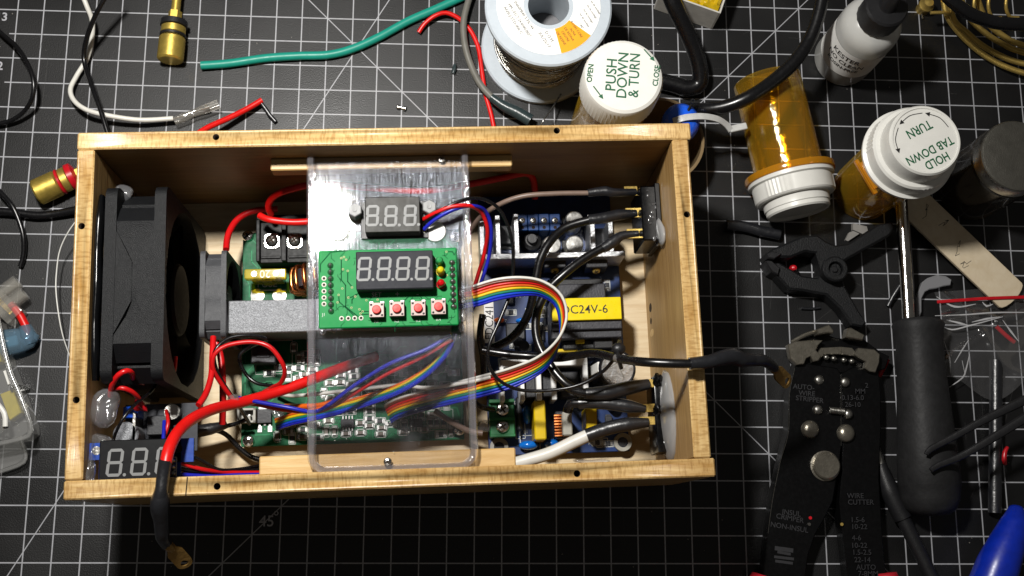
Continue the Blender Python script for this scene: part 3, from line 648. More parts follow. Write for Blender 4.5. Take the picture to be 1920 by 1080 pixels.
c = QB(497, 668, 16); T = BOX @ Matrix.Translation((c.x, c.y, BZ)); part('transformer', MB(T).box((0, 0, 4), (11, 8, 8), 0, .5).box((0, 0, 8.2), (6, 3, .6), 0, .2), m_ferr, main)
c = QB(815, 680, 16); part('coil', MB(BOX @ Matrix.Translation((c.x, c.y, BZ))).lathe([(3.4, 0), (5.2, 0), (5.2, 4.5), (3.4, 4.5)], 20, 0).lathe([(2.9, 0), (2.9, 4.0), (0, 4.0)], 16), m_ferr, main)
silk_rect(480, 640, 548, 700, .25); silk_rect(740, 690, 790, 712, .25); silk_rect(756, 770, 850, 806, .22)
part('silkscreen', sk, m_silk, main, kind='stuff')
random.seed(3); tr = MB(BOX)                               # routed tracks, thin raised copper under the mask
for i in range(120):
    x = random.uniform(56, 152); y = random.choice([random.uniform(25, 66), random.uniform(25, 66), random.uniform(92, 121)]); pts = [(x, y)]
    an = random.choice([0, 90, 180, 270])
    for k in range(random.randint(2, 4)):
        L_ = random.uniform(2, 8); x += L_*math.cos(math.radians(an)); y += L_*math.sin(math.radians(an)); x = min(153, max(55.5, x)); y = min(122, max(25, y)); pts.append((x, y)); an += random.choice([-45, 45])
    tr.strip(pts, random.choice([.3, .3, .45, .6]), BZ, .03)
part('copper_track', tr, m_tracel, main, kind='stuff')

# ================================================================== clear cover, boards mounted on it
PZ = 75.6
cover = thing('clear_cover', 'clear scratched plastic cover laid across the box on wood strips', 'plastic cover', BOX @ Matrix.Translation((125, 75, CZ)))
px0, px1, py0, py1 = 92.6, 157.2, 8.0, 139.0
part('plate', MB(BOX).box(((px0+px1)/2, (py0+py1)/2, CZ+.95), (px1-px0, py1-py0, 1.5)), m_clear, cover)
def rimpath():
    r = 6.0; p = [(px0, py1+2.6), (px0, py1-30), (px0, 70), (px0, py0+r)]
    for q in range(1, 6): a = math.radians(180+90*q/6); p.append((px0+r+r*math.cos(a), py0+r+r*math.sin(a)))
    p += [(px0+r, py0), ((px0+px1)/2, py0), (px1-r, py0)]
    for q in range(1, 6): a = math.radians(270+90*q/6); p.append((px1-r+r*math.cos(a), py0+r+r*math.sin(a)))
    p += [(px1, py0+r), (px1, 70), (px1, py1-30), (px1, py1+5)]
    return p
k = MB(BOX); P = rimpath(); vs = []; fs = []; prof = [(-1.5, -1.6), (1.5, -1.6), (1.7, 3.0), (1.1, 4.2), (0, 4.6), (-1.1, 4.2), (-1.7, 3.0)]
for i, p in enumerate(P):
    a = Vector(P[max(0, i-1)]); b = Vector(P[min(len(P)-1, i+1)]); t = (b-a).normalized(); n_ = Vector((-t.y, t.x))
    for u, z in prof: vs.append((p[0]+n_.x*u, p[1]+n_.y*u, CZ+1.8+z))
L_ = len(prof)
for i in range(len(P)-1):
    for j in range(L_): fs.append((i*L_+j, i*L_+(j+1) % L_, (i+1)*L_+(j+1) % L_, (i+1)*L_+j))
fs += [tuple(range(L_)), tuple((len(P)-1)*L_+j for j in reversed(range(L_)))]
k.add(vs, fs); part('rim', k, m_rim, cover)
def digit_meshes(w_, h, th, mat, sl=.12):
    # horizontal and vertical seven-segment bars with bevelled ends, lying flat; sl is the slant
    def bar(l, vert):
        t = th/2; pl = [(-l/2, 0), (-l/2+t, t), (l/2-t, t), (l/2, 0), (l/2-t, -t), (-l/2+t, -t)]
        if vert: pl = [(y+x*sl, x) for x, y in pl]
        return MB().prism(pl, 0, .12).mesh('segment', [mat])
    return bar(w_*.94, False), bar(h/2*.94, True), MB().cyl((0, 0, 0), th*.55, .12, 12).mesh('point', [mat])
def seven(parent, T, w_, h, th, meshes, sl=.12, point=True, only='abcdefg'):
    hb, vb, dt = meshes; pos = {'a': (h/2*sl, h/2, hb), 'g': (0, 0, hb), 'd': (-h/2*sl, -h/2, hb), 'f': (-w_/2+h/4*sl, h/4, vb), 'b': (w_/2+h/4*sl, h/4, vb), 'e': (-w_/2-h/4*sl, -h/4, vb), 'c': (w_/2-h/4*sl, -h/4, vb)}
    for s_ in only:
        x, y, me = pos[s_]; inst('segment', me, parent, T @ Matrix.Translation((x, y, 0)))
    if point: inst('decimal_point', dt, parent, T @ Matrix.Translation((w_/2+th*1.1, -h/2, 0)))
random.seed(19); k = MB(BOX)
for i in range(70):                                         # dust and crumbs of glue on the plastic
    x, y = random.uniform(px0+3, px1-3), random.uniform(py0+4, py1-3); s_ = random.uniform(.08, .28); k.box((x, y, CZ+1.75), (s_*random.uniform(.7, 3), s_, .06), 0, 0, random.uniform(0, 3))
part('dust_speck', k, m_cap, cover, kind='stuff')
for i, (px, py, r) in enumerate(((868, 592, 1.5), (866, 548, 1.2), (869, 562, 1.0), (604, 616, 1.6), (626, 614, 1.3), (866, 614, 1.2))):
    q = QB(px, py, CZ+3); random.seed(i); part('glue_drop', MB(BOX).sph((q.x, q.y, CZ+2.4), (r, r*1.6, 1.1), 0, 14, 9, wob=.1), m_glue, cover, ang=80)
# --- green display board
GZ = 83.5
x, y, sx, sy = rect(597, 470, 860, 609, GZ); db = thing('display_board', 'bright green board with four-digit display, status lights and red buttons', 'display board', BOX @ Matrix.Translation((x, y, CZ+2)))
part('board', MB(BOX).box((x, y, GZ-.8), (sx, sy, 1.6), 0, .4), m_pcbl, db)
part('foam_pad', MB(BOX).box((x, y, (GZ-1.6+CZ+1.8)/2), (sx-5, sy-3.2, GZ-1.6-CZ-1.8)), m_black, db)
DZ = GZ+6.6
x, y, sx, sy = rect(667, 472, 813, 540, DZ)
ds = part('led_display', MB(BOX).box((x, y, (GZ+DZ)/2), (sx, sy, DZ-GZ), 0, .4), m_dispg, db)
mset = digit_meshes(4.9, 9.2, 1.05, m_segw, .1)
for px in (683.5, 720.5, 756, 792.5):
    c = QB(px, 504.5-(px-683)*.012, DZ); seven(ds, BOX @ Matrix.Translation((c.x-.1, c.y, DZ+.02)), 4.5, 8.9, 1.05, mset, .1)
for px, py, m_, lb in ((824, 487, m_ledg, 'unlit green'), (826, 505, m_ledy, 'unlit yellow'), (827, 529, m_ledr, 'red')):
    c = QB(px, py, GZ+5); part('status_light', MB(BOX @ Matrix.Translation((c.x, c.y, GZ))).lathe([(1.9, 0), (1.9, .8), (1.6, .8), (1.6, 3.6), (1.45, 4.4), (.95, 5.0), (0, 5.25)], 18), m_, db, lb+' light-emitting diode')
me_b = MB().box((0, 0, 1.9), (6.0, 6.0, 3.6), 0, .3).mesh('button', [m_black]); me_t = MB().box((0, 0, 3.8), (5.9, 5.9, .5), 0, .12).mesh('button_plate', [m_btn])
me_k = MB().lathe([(1.75, 3.9), (1.75, 5.3), (1.5, 5.6), (0, 5.65)], 18).mesh('button_cap', [m_btnr]); me_v = MB().lathe([(.5, 4.0), (.42, 4.3), (0, 4.4)], 10).mesh('rivet', [m_black])
me_l = MB().box((0, 0, .35), (1.7, 1.5, .7), 0, .2).mesh('solder_leg', [m_tin])
for px, py in ((706, 581), (744, 579), (784, 578), (822, 575.5)):
    c = QB(px, py, GZ+4); T = BOX @ Matrix.Translation((c.x, c.y, GZ)); b_ = inst('push_button', me_b, db, T)
    inst('button_plate', me_t, b_, T); inst('button_cap', me_k, b_, T)
    for a in (-1, 1):
        inst('solder_leg', me_l, b_, T @ Matrix.Translation((a*2.2, 3.5, 0)))
        for e in (-1, 1): inst('rivet', me_v, b_, T @ Matrix.Translation((a*2.15, e*2.15, 0)))
me_p = MB().lathe([(1.3, 0), (1.2, .5), (.8, 1.1), (.5, 1.7), (0, 1.85)], 14).mesh('solder_joint', [m_solder]); _k = MB().shell([(1.0, 0), (1.0, .12), (.55, .14), (.5, 0)], 14); _k.cyl((0, 0, 0), .5, .03, 12, 1); me_e = _k.mesh('ring_pad', [M('flux_dulled_pad', '#a8a79c', .5, .2), m_hole])
for i in range(8): inst('solder_joint', me_p, db, BOX @ Matrix.Translation(QB(619.5+i*.2, 498+i*12.2, GZ)))
for i in range(8): inst('solder_joint', me_p, db, BOX @ Matrix.Translation(QB(847.5+i*.4, 492.5+i*11.8, GZ)))
for i, px in enumerate((640.5, 653, 665, 677)): inst('ring_pad', me_e, db, BOX @ Matrix.Translation(QB(px, 597.2-i*.3, GZ)))
for i in range(5): inst('ring_pad', me_e, db, BOX @ Matrix.Translation(QB(607.5, 522+i*12, GZ)))
tr = MB(BOX)
for pl in ([(640, 485), (640, 525), (648, 535), (648, 575), (664, 588), (675, 596)], [(635, 554), (636, 566), (655, 583), (666, 594)], [(652, 509), (652, 528), (660, 538)], [(660, 569), (660, 562), (668, 553), (672, 550)], [(691, 584), (675, 584)], [(691, 589), (676, 590)], [(608, 487), (620, 473), (650, 470)], [(601, 510), (601, 495), (608, 487)], [(654, 558), (660, 557), (668, 552)],
           [(840, 472), (848, 472), (853, 478)], [(858, 492), (858, 505), (852, 512)], [(756, 566), (765, 557)], [(794, 565), (787, 553)], [(840, 566), (848, 557)]):
    tr.strip([(lambda q: (q.x, q.y))(QB(a, b, GZ)) for a, b in pl], .42, GZ, .03)
part('copper_track', tr, m_trace, db, kind='stuff')
vi = MB(BOX)
for a, b in ((640, 484), (645, 482), (649, 487), (643, 505), (652, 508), (642, 541), (660, 539), (635, 553), (633, 567), (653, 558), (666, 556), (659, 577), (674, 580), (680, 584), (676, 588), (837, 472), (838, 516), (687, 563), (708, 562)):
    c = QB(a, b, GZ); vi.shell([(.5, .0), (.48, .08), (.24, .1), (.22, 0)], 10, 0, Matrix.Translation((c.x, c.y, GZ)))
part('plated_hole', vi, M('via_ring', '#a9b07a', .6), db, kind='stuff')
random.seed(8); k = MB(BOX)
for i in range(46):                                         # finer routing around the display
    zx, zy = random.choice([((626, 664), (476, 606)), ((626, 664), (476, 606)), ((834, 856), (474, 600)), ((668, 850), (552, 566)), ((690, 840), (596, 606))])
    a = QB(random.uniform(*zx), random.uniform(*zy), GZ); an = random.choice([0, 1, 2, 3, 4, 5, 6, 7])*math.pi/4; P_ = [(a.x, a.y)]
    for j in range(2): L_ = random.uniform(.6, 2.6); P_.append((P_[-1][0]+L_*math.cos(an), P_[-1][1]+L_*math.sin(an))); an += random.choice([-1, 1])*math.pi/4
    k.strip(P_, .22, GZ+.005, .03)
part('fine_track', k, m_trace, db, kind='stuff')
for s_, px, py in (('D1', 814, 486), ('D2', 815, 508), ('D3', 816, 535), ('J1', 607, 590), ('K1', 706, 603), ('K2', 744, 602), ('K3', 784, 601), ('K4', 822, 599)): text('board_mark', s_, 1.7, BOX @ Matrix.Translation(QB(px, py, GZ+.04)), m_silk, db, ext=.02)
text('key_mark', 'SET', 2.6, BOX @ Matrix.Translation(QB(706, 553, GZ+.04)), m_silk, db, ext=.03)
text('key_mark', '+', 3.4, BOX @ Matrix.Translation(QB(745, 552, GZ+.04)), m_silk, db, ext=.03); text('key_mark', '-', 3.4, BOX @ Matrix.Translation(QB(783, 551, GZ+.04)), m_silk, db, ext=.03)
# --- voltmeter with nylon bolts
MZ = 84.5
x, y, sx, sy = rect(684, 370, 788, 434, MZ); vm = thing('panel_meter', 'small three-digit meter with smoked face above the green display board', 'meter', BOX @ Matrix.Translation((x, y, CZ+2)))
part('board', MB(BOX).box((x+.6, y-.4, CZ+2.6), (sx+5.4, sy+.8, 1.4), 0, .15), m_black, vm)
ds = part('led_display', MB(BOX).box((x, y, (CZ+3.2+MZ)/2), (sx, sy, MZ-CZ-3.2), 0, .3), m_dispm, vm)
mset = digit_meshes(4.6, 8.6, 1.15, m_segw, .08)
for px, py in ((698.5, 404.5), (733, 405), (769, 404)):
    c = QB(px, py, MZ); seven(ds, BOX @ Matrix.Translation((c.x, c.y, MZ+.02)), 4.2, 7.9, 1.15, mset, .06)
for i in range(3): inst('ring_pad', me_e, vm, BOX @ Matrix.Translation(QB(795.5+i*.3, 410+i*11.5, CZ+3.3)))
for px, py, lb in ((665, 393, 'grey hexagonal nylon bolt in the glare beside the small meter'), (805, 387, 'grey hexagonal nylon bolt beside the red and black meter wires')):
    c = QB(px, py, 82); T = BOX @ Matrix.Translation((c.x, c.y, CZ+1.8))
    k = MB(T); k.prism([(3.15*math.cos(math.radians(30+60*i)), 3.15*math.sin(math.radians(30+60*i))) for i in range(6)], 0, 6.2, 0, bev=.4); k.lathe([(1.0, 6.2), (.9, 6.5), (0, 6.45)], 14); solo('nylon_bolt', k, m_nylon, lb, 'bolt', 'nylon bolts on the clear cover')
for px, py, lb in ((634, 433, 'round white disc at the glare end of the clear cover'), (816, 434, 'round white disc below the meter wires on the clear cover')):
    c = QB(px, py, CZ+2); solo('white_disc', MB(BOX @ Matrix.Translation((c.x, c.y, CZ+1.75))).cyl((0, 0, 0), 4.4, .9, 28, bev=.25), M('disc_white', '#f2f2ee', .5, var=.02), lb, 'adhesive pad', 'white discs on the clear cover')  # plain white discs lying on the plate
# --- blue display in the near corner of the box
VZ = 82.5
x, y, sx, sy = rect(187, 826, 318, 897, VZ+6); vd = thing('corner_display', 'blue three-digit display module in the near corner of the box', 'display module', BOX @ Matrix.Translation((x, y, 60)))
xa, ya, sxa, sya = rect(170, 831, 188, 862, VZ)
xb, yb, sxb, syb = rect(305, 823, 356, 866, VZ)
k = MB(BOX); k.box(((xa-sxa/2+xb+sxb/2)/2, y-.3, VZ-.8), (xb+sxb/2-xa+sxa/2-7, sy, 1.6)); k.box((xa, ya, VZ-.8), (sxa+2, sya, 1.6)); k.box((xb+.4, yb, VZ-.8), (sxb+2, syb, 1.6), 0, .1)
part('board', k, m_pcbm, vd)
ds = part('led_display', MB(BOX).box((x, y, VZ+3), (sx, sy, 6), 0, .35), m_disp, vd)
mset = digit_meshes(5.3, 9.9, 1.15, m_segw, .1)
for px in (215.5, 261, 307):
    c = QB(px, 867.5-(px-215)*.04, VZ+6); seven(ds, BOX @ Matrix.Translation((c.x, c.y, VZ+6.02)), 4.9, 9.5, 1.15, mset, .09, only='abcdefg')
c = QB(334, 841, VZ); part('mount_hole', MB(BOX @ Matrix.Translation((c.x, c.y, VZ+.02))).cyl((0, 0, 0), 1.7, .06, 16), m_hole, vd)
c = QB(181, 845, VZ); part('mount_hole', MB(BOX @ Matrix.Translation((c.x, c.y, VZ+.02))).cyl((0, 0, 0), 1.7, .06, 16), m_steel, vd)
k = MB(BOX); x, y, sx, sy = rect(318, 858, 331, 896, VZ)
k.strip([(x-sx/2, y-sy/2), (x+sx/2, y-sy/2), (x+sx/2, y+sy/2), (x-sx/2, y+sy/2), (x-sx/2, y-sy/2)], .35, VZ+.5, .05); k.strip([(x-sx/2, y-1), (x+sx/2, y-1)], .35, VZ+.5, .05)
part('silkscreen', k, m_silk, vd); part('wire_strip', MB(BOX).box((x, y, VZ), (sx, sy, 1.0)), m_pcbm, vd)
for i in range(3): inst('solder_joint', me_p, vd, BOX @ Matrix.Translation((x, y-sy/2+1.6+i*2.6, VZ+.5)))
# --- small converter board deep under the corner display
cv = thing('converter_board', 'small dark board with coils tucked behind the blue corner display', 'circuit board', BOX @ Matrix.Translation((28, 28, FZ)))
part('board', MB(BOX).box((27, 30, 50), (30, 20, 1.6)), M('dark_board', '#0b1020', .5), cv)
c = QB(236, 815, 62); part('capacitor', MB(BOX @ Matrix.Translation((c.x, c.y, 50.8))).cyl((0, 0, 0), 5.2, 12, 24, bev=.5), m_alud, cv)
c = QB(243, 772, 62); part('trimmer', MB(BOX @ Matrix.Translation((c.x, c.y, 50.8))).box((0, 0, 5), (6, 4.6, 10), 0, .3), m_bluep, cv)
c = QB(252, 800, 62); part('heat_tab', MB(BOX @ Matrix.Translation((c.x, c.y, 50.8))).box((0, 0, 6), (1.0, 11, 12)), m_steel, cv)
c = QB(290, 795, 60); part('chip', MB(BOX @ Matrix.Translation((c.x, c.y, 50.8))).box((0, 0, 2), (9, 8, 4), 0, .3), m_chip, cv)
c = QB(318, 770, 60); part('coil', MB(BOX @ Matrix.Translation((c.x, c.y, 50.8))).cyl((0, 0, 0), 3.2, 5, 20), m_steel, cv)
# ================================================================== rear converter with its comb heat sink
rear = thing('rear_converter', 'small power board with silver capacitors and a comb heat sink by the back wall', 'circuit board', BOX @ Matrix.Translation((198, 115, 12)))
x, y, sx, sy = rect(897, 395, 1150, 482, 14)
part('board', MB(BOX).box((x, y+3, 12.8), (sx, sy+8, 1.6), 0, .2), m_pcbb, rear)
k = MB(BOX); HZ = 34
a = QB(903, 488, HZ); b = QB(1172, 474, HZ); yb_ = (a.y+b.y)/2+.6
k.box(((a.x+b.x)/2, yb_, 24), (b.x-a.x, 2.6, 20.4), 0, .25)
for px, ln in ((904, 16), (934, 18.5), (969, 19), (1112, 18), (1146, 15)):
    q = QB(px, 450, HZ); k.box((q.x, yb_+ln/2+1, 24), (2.3, ln, 20.2), 0, .25)
part('heat_sink', k, m_alu, rear)
for i in range(4):
    q = QB(979+i*20.5, 412, 26); T = BOX @ Matrix.Translation((q.x, q.y, 13.6)); tm = part('terminal', MB(T).box((0, -1.0, 6), (4.9, 8, 12), 0, .3), m_termb, rear)
    phillips('screw', T @ Matrix.Translation((0, -.2, 12)), 1.45, .5, m_steel, tm); part('wire_hole', MB(T).cyl((0, -3.6, 12.02), .8, .05, 12), m_hole, tm)
for px, py in ((1077, 412), (1035, 458), (1077, 458)):
    q = QB(px, py, 27); T = BOX @ Matrix.Translation((q.x, q.y, 13.6)); cp = part('capacitor', MB(T).lathe([(4.3, 0), (4.3, 12.8), (4.0, 13.4), (3.7, 13.2)], 26), m_captops, rear)
    part('top', MB(T).lathe([(3.6, 13.22), (0, 13.32)], 24), m_captops, cp); part('base', MB(T).box((0, 2, .9), (9, 6, 1.8), 0, .3), m_black, cp)
q = QB(998, 447, 24); T = BOX @ Matrix.Translation((q.x, q.y, 13.6)); part('coil', MB(T).lathe([(4.6, 0), (4.6, 6), (3, 7.5)], 24).lathe([(2.4, 0), (2.4, 10), (2.1, 10.4), (0, 10.4)], 20), m_black, rear)
for px, py, l in ((948, 440, 7), (1128, 445, 6)):
    q = QB(px, py, 18); part('regulator', MB(BOX @ Matrix.Translation((q.x, q.y, 13.6))).box((0, 0, 2.2), (l, 9, 4.4), 0, .3).box((0, -5.2, .6), (l*.8, 2, .8)), m_chip, rear)

# ================================================================== mains power supply board
psu = thing('power_supply_board', 'blue power supply board with yellow transformer along the box floor', 'circuit board', BOX @ Matrix.Translation((198, 62, 12)))
part('board', MB(BOX).box((198.3, 60.2, 12.8), (65, 89, 1.6), 0, .25), m_pcbb, psu)
for px, py in ((936, 838), (1168, 829)):
    q = QB(px, py, 15); mb = MB(BOX @ Matrix.Translation((q.x, q.y, 13.6))); mb.shell([(2.4, 0), (2.4, 1.6), (4.1, 1.6), (4.3, 1.2), (4.3, 0)], 24); w_ = part('washer', mb, m_washer, psu)
    part('screw', MB(BOX @ Matrix.Translation((q.x, q.y, 13.6))).cyl((0, 0, 0), 2.3, .5, 6), m_chip, w_)
x, y, sx, sy = rect(1034, 560, 1166, 598, 37)
tf = part('transformer', MB(BOX).box((x, y-2, 25), (sx+.6, sy+4, 20), 0, .4).box((x, y-8.6, 24), (sx+.8, 8, 17), 0, .4).box((x-1, y+9, 23), (22, 8, 15), 0, .5), m_ferr, psu)
part('tape', MB(BOX).box((x, y, 36), (sx, sy, 2.2), 0, .2), m_tape, tf)
text('transformer_mark', 'DC24V-6', 5.5, BOX @ Matrix.Translation((x-1.0, y-.4, 37.12)), m_inkk, tf, ext=.03, bold=.02)
part('bobbin', MB(BOX).box((x-2, y-14.5, 20), (17, 4, 12), 0, .5).box((x+8, y-14, 22), (9, 6, 13), 0, .5), m_black, tf)
part('tape', MB(BOX).box((x-8, y-16.6, 22), (9, 1.2, 4)).box((x-2.5, y-13, 25.5), (4, 2.5, 5), 0, .2), m_capy, tf)
for px in (1040, 1118):
    q = QB(px, 506, 24); T = BOX @ Matrix.Translation((q.x, q.y, 13.6)); tr_ = part('transistor', MB(T).box((0, 2.5, 7), (10, 4.2, 14), 0, .4), m_chip, psu); phillips('screw', T @ Matrix.Translation((0, 0.0, 9.8)) @ Matrix.Rotation(math.radians(55), 4, 'X'), 1.9, 1.3, m_brass, tr_)
q = QB(1092, 538, 26); part('small_transformer', MB(BOX @ Matrix.Translation((q.x, q.y, 13.6))).box((-3, 0, 5), (26, 9, 10), 0, .6), m_black, psu); part('yellow_tape', MB(BOX @ Matrix.Translation((q.x, q.y, 24))).box((0, 0, .5), (3.8, 2.6, 1.2), 0, .2), m_tape, psu)
x, y, sx, sy = rect(907, 563, 928, 642, 15); part('sticker', MB(BOX).box((x, y, 13.75), (sx, sy, .2)), m_paper, psu)
text('sticker_mark', 'FDC241', 5.6, BOX @ Matrix.Translation((x+.2, y-.3, 13.88)) @ Matrix.Rotation(math.radians(88), 4, 'Z'), m_inkk, psu, ext=.03, sx=.86)
x, y, sx, sy = rect(938, 676, 1104, 748, 31)
k = MB(BOX); k.box((x, y+sy/2-1.7, 24), (sx, 3.4, 18), 0, .3)
for t in (-.49, -.26, -.07, .10, .47): k.box((x+sx*t, y-1.6, 24), (2.3 if t > -.2 else 1.9, sy-3, 18), 0, .3)
part('heat_sink', k, M('bright_aluminium', (.80, .80, .79), .5, .15, var=.08), psu)
for t in (-.17, .02, .3): part('transistor', MB(BOX).box((x+sx*t, y-2, 22), (5.2 if t < .2 else 8, sy*.6, 14), 0, .4), m_chip, psu)
q = QB(1152, 692, 38); T = BOX @ Matrix.Translation((q.x-1.2, q.y+.2, 13.6)) @ Matrix.Rotation(math.radians(6), 4, 'Y')
cp = part('capacitor', MB(T).lathe([(8.4, 0), (8.6, .5), (8.6, 24), (8.0, 24.8), (7.6, 24.7)], 30), m_capslv, psu)
part('top', MB(T).lathe([(7.3, 24.72), (0, 24.85)], 28), m_captop, cp); part('vent', MB(T).box((1, 0, 24.86), (.5, 9, .12), 0, 0, .4).box((-1, 2, 24.86), (6, .5, .12), 0, 0, .5), m_steel, cp)
text('capacitor_mark', '90', 3.4, T @ Matrix.Translation((3.4, -7.2, 24.85)), m_silk, cp, ext=.02); part('stripe', MB(T).box((-8.2, 1, 14), (1.2, 4.5, 20), 0, .2), m_paper, cp)
x, y, sx, sy = rect(917, 749, 967, 818, 24)
gt = part('terminal_block', MB(BOX).box((x, y, 17.4), (sx, sy, 7.6), 0, .4).box((x, y+sy/2-.8, 22), (sx, 1.6, 4), 0, .2).box((x, y-.4, 22), (sx, 1.3, 4), 0, .2).box((x, y-sy/2+.6, 22), (sx, 1.2, 3), 0, .2), m_term, psu)
for py in (767, 799):
    q = QB(943, py, 24); phillips('screw', BOX @ Matrix.Translation((q.x, q.y, 21.2)), 3.1, 1.6, m_chrome, gt)
for px0_, py0_, px1_, py1_, z, m_, nm in ((1000, 751, 1025, 824, 31, m_capy, 'film_capacitor'), (1098, 764, 1121, 812, 31, m_capy, 'film_capacitor'), (1054, 772, 1074, 816, 32, m_washer, 'relay'), (948, 606, 985, 636, 16.5, m_chip, 'chip'), (950, 548, 964, 569, 17, m_chip, 'chip')):
    x, y, sx, sy = rect(px0_, py0_, px1_, py1_, z); part(nm, MB(BOX).box((x, y, (13.6+z)/2), (sx, sy, z-13.6), 0, .5), m_, psu)
q = QB(1052, 796, 26); kk = part('coil', MB(BOX @ Matrix.Translation((q.x, q.y, 20))).box((0, 0, 0), (5, 12, 12), 0, .6), m_ferr, psu)
kc = MB(BOX @ Matrix.Translation((q.x, q.y, 20)))
for i in range(8): kc.tube([(-3, -5+i*1.3, 6.4), (0, -5+i*1.3, 6.9), (3, -5+i*1.3, 6.4)], .55, 6)
part('winding', kc, m_copper, kk)
for px, py, r in ((988, 776, (2.1, 4.6, 4.6)), (1035, 831, (3.6, 2.2, 4.0)), (992, 834, (4.6, 2.2, 3.4)), (1088, 655, (3, 1.6, 3))):
    q = QB(px, py, 20); part('disc_capacitor', MB(BOX @ Matrix.Translation((q.x, q.y, 13.6+r[2]))).sph((0, 0, 0), r, 0, 18, 12), m_bcap, psu)
q = QB(974, 775, 20); part('fuse_resistor', MB(BOX @ Matrix.Translation((q.x, q.y, 17))).lathe([(.5, -10), (.5, -8), (1.5, -7), (1.5, 7), (.5, 8), (.5, 10)], 14, 0, Matrix.Rotation(math.radians(90), 4, 'X')), m_chip, psu)
sk = MB(BOX)
def psmd(lst):
    for px, py, an, kd in lst:
        c = QB(px, py, 13.6); T = BOX @ Matrix.Translation((c.x, c.y, 13.6)) @ Matrix.Rotation(math.radians(an), 4, 'Z'); inst('capacitor' if kd == 'c' else 'resistor', me_c if kd == 'c' else me_r, psu, T)
        R_ = BOXI @ T; pl = [R_ @ Vector((u, v, 0)) for u, v in ((-2.6, -1.4), (2.6, -1.4), (2.6, 1.4), (-2.6, 1.4), (-2.6, -1.4))]; sk.strip([(p.x, p.y) for p in pl], .3, 13.6, .05)
random.seed(17)
for i in range(16):                                          # small upright parts crowding the board
    px, py = random.choice([(random.uniform(935, 1025), random.uniform(575, 668)), (random.uniform(1060, 1165), random.uniform(640, 675)), (random.uniform(935, 960), random.uniform(500, 545)), (random.uniform(1125, 1165), random.uniform(760, 815))])
    q = QB(px, py, 18); T = BOX @ Matrix.Translation((q.x, q.y, 13.6)) @ Matrix.Rotation(random.choice([0, 1.57]), 4, 'Z'); kd = i % 4
    if kd == 0: part('electrolytic_capacitor', MB(T).lathe([(2.4, 0), (2.5, .4), (2.5, 7), (2.1, 7.4), (0, 7.3)], 18), m_capslv, psu)
    elif kd == 1: part('diode', MB(T).lathe([(.35, -5), (.35, -2.6), (1.1, -2.4), (1.1, 2.4), (.35, 2.6), (.35, 5)], 12, 0, Matrix.Translation((0, 0, 1.3)) @ Matrix.Rotation(1.57, 4, 'X')), m_chip, psu)
    elif kd == 2: part('chip', MB(T).box((0, 0, 1.2), (4.2, 3.2, 2.0), 0, .2).box((0, 0, .3), (6, 2.4, .5)), m_chip, psu)
    else: part('disc_capacitor', MB(T).sph((0, 0, 3.2), (2.6, 1.3, 2.6), 0, 14, 9), m_orange if i % 3 == 0 else m_bcap, psu)
psmd([(958, 586, 0, 'r'), (966, 648, 0, 'r'), (985, 652, 0, 'c'), (988, 612, 0, 'r'), (1014, 615, 90, 'c'), (1022, 616, 0, 'c'), (1048, 688, 0, 'r'), (1080, 684, 90, 'c'), (958, 688, 0, 'c'), (978, 690, 0, 'r'), (945, 678, 0, 'r'), (1138, 535, 90, 'r'), (1012, 690, 0, 'r'), (1018, 585, 90, 'c'), (1120, 830, 0, 'r'), (1140, 832, 0, 'r')])
for a in ((975, 817, 1003, 841), (1012, 824, 1050, 842), (1118, 822, 1140, 838), (965, 752, 985, 822)): silk_rect(*a, .3)
for px, py, s_ in ((986, 810, 'L1'), (986, 845, 'C'), (1108, 831, 'R2'), (945, 586, 'R5'), (945, 602, 'C7'), (972, 555, 'D2'), (990, 580, 'Q1')):
    text('board_mark', s_, 2.2, BOX @ Matrix.Translation(QB(px, py, 13.65)), m_silk, psu, ext=.02)
part('silkscreen', sk, m_silk, psu, kind='stuff')
# ================================================================== switch and inlet set in the end wall
WX = W_-TH-1.1
k = MB(BOX); a = QB(1199, 350, 58); b = QB(1203, 452, 58)
sw = thing('rocker_switch', 'black rocker switch body poking through the end wall of the box', 'switch', BOX @ Matrix.Translation((a.x, (a.y+b.y)/2, 34)))
k.box(((a.x+WX)/2, (a.y+b.y)/2, 46), (WX-a.x, a.y-b.y, 26), 0, .6); k.box((WX-1.4, (a.y+b.y)/2, 46), (2.4, a.y-b.y+2.5, 27), 0, .4)
part('body', k, m_blackg, sw)
random.seed(12); kg = MB(BOX)
for i in range(16): kg.sph((random.uniform(a.x+3, WX-1), random.uniform(b.y, a.y), 59.1), (random.uniform(.2, 1.0), random.uniform(.2, 1.3), .35), 0, 8, 5)
part('glue_spots', kg, m_glue, sw, kind='stuff')
for py in (358, 399, 438):
    q = QB(1192, py, 50); part('spade', MB(BOX).box((a.x-2.6, q.y, 50), (6, 4.4, .8), 0, .1), m_brass, sw)
blob('silicone_patch', B(WX-.6, 108, 56), (2.6, 8, 6), m_gluew, 'clear silicone patch between the black switch and the end wall', wob=.2)
a = QB(1212, 712, 44); b = QB(1216, 846, 44)
inl = thing('mains_inlet', 'rough black mains socket back sealed into the end wall', 'socket', BOX @ Matrix.Translation((a.x, (a.y+b.y)/2, 30)))
random.seed(5); part('body', MB(BOX).box(((a.x+WX)/2+1.6, (a.y+b.y)/2-1, 38), ((WX-a.x)*.8, (a.y-b.y), 20), 0, .8).sph(((a.x+WX)/2, a.y-1, 46), (2.6, 3.4, 4), 0, 14, 9, wob=.15).sph(((a.x+WX)/2+.5, (a.y+b.y)/2+2, 46), (3.6, 4, 3), 0, 14, 9, wob=.2).sph(((a.x+WX)/2+1, b.y+3, 44), (3, 5, 4), 0, 14, 9, wob=.12), m_blackg, inl, ang=40)
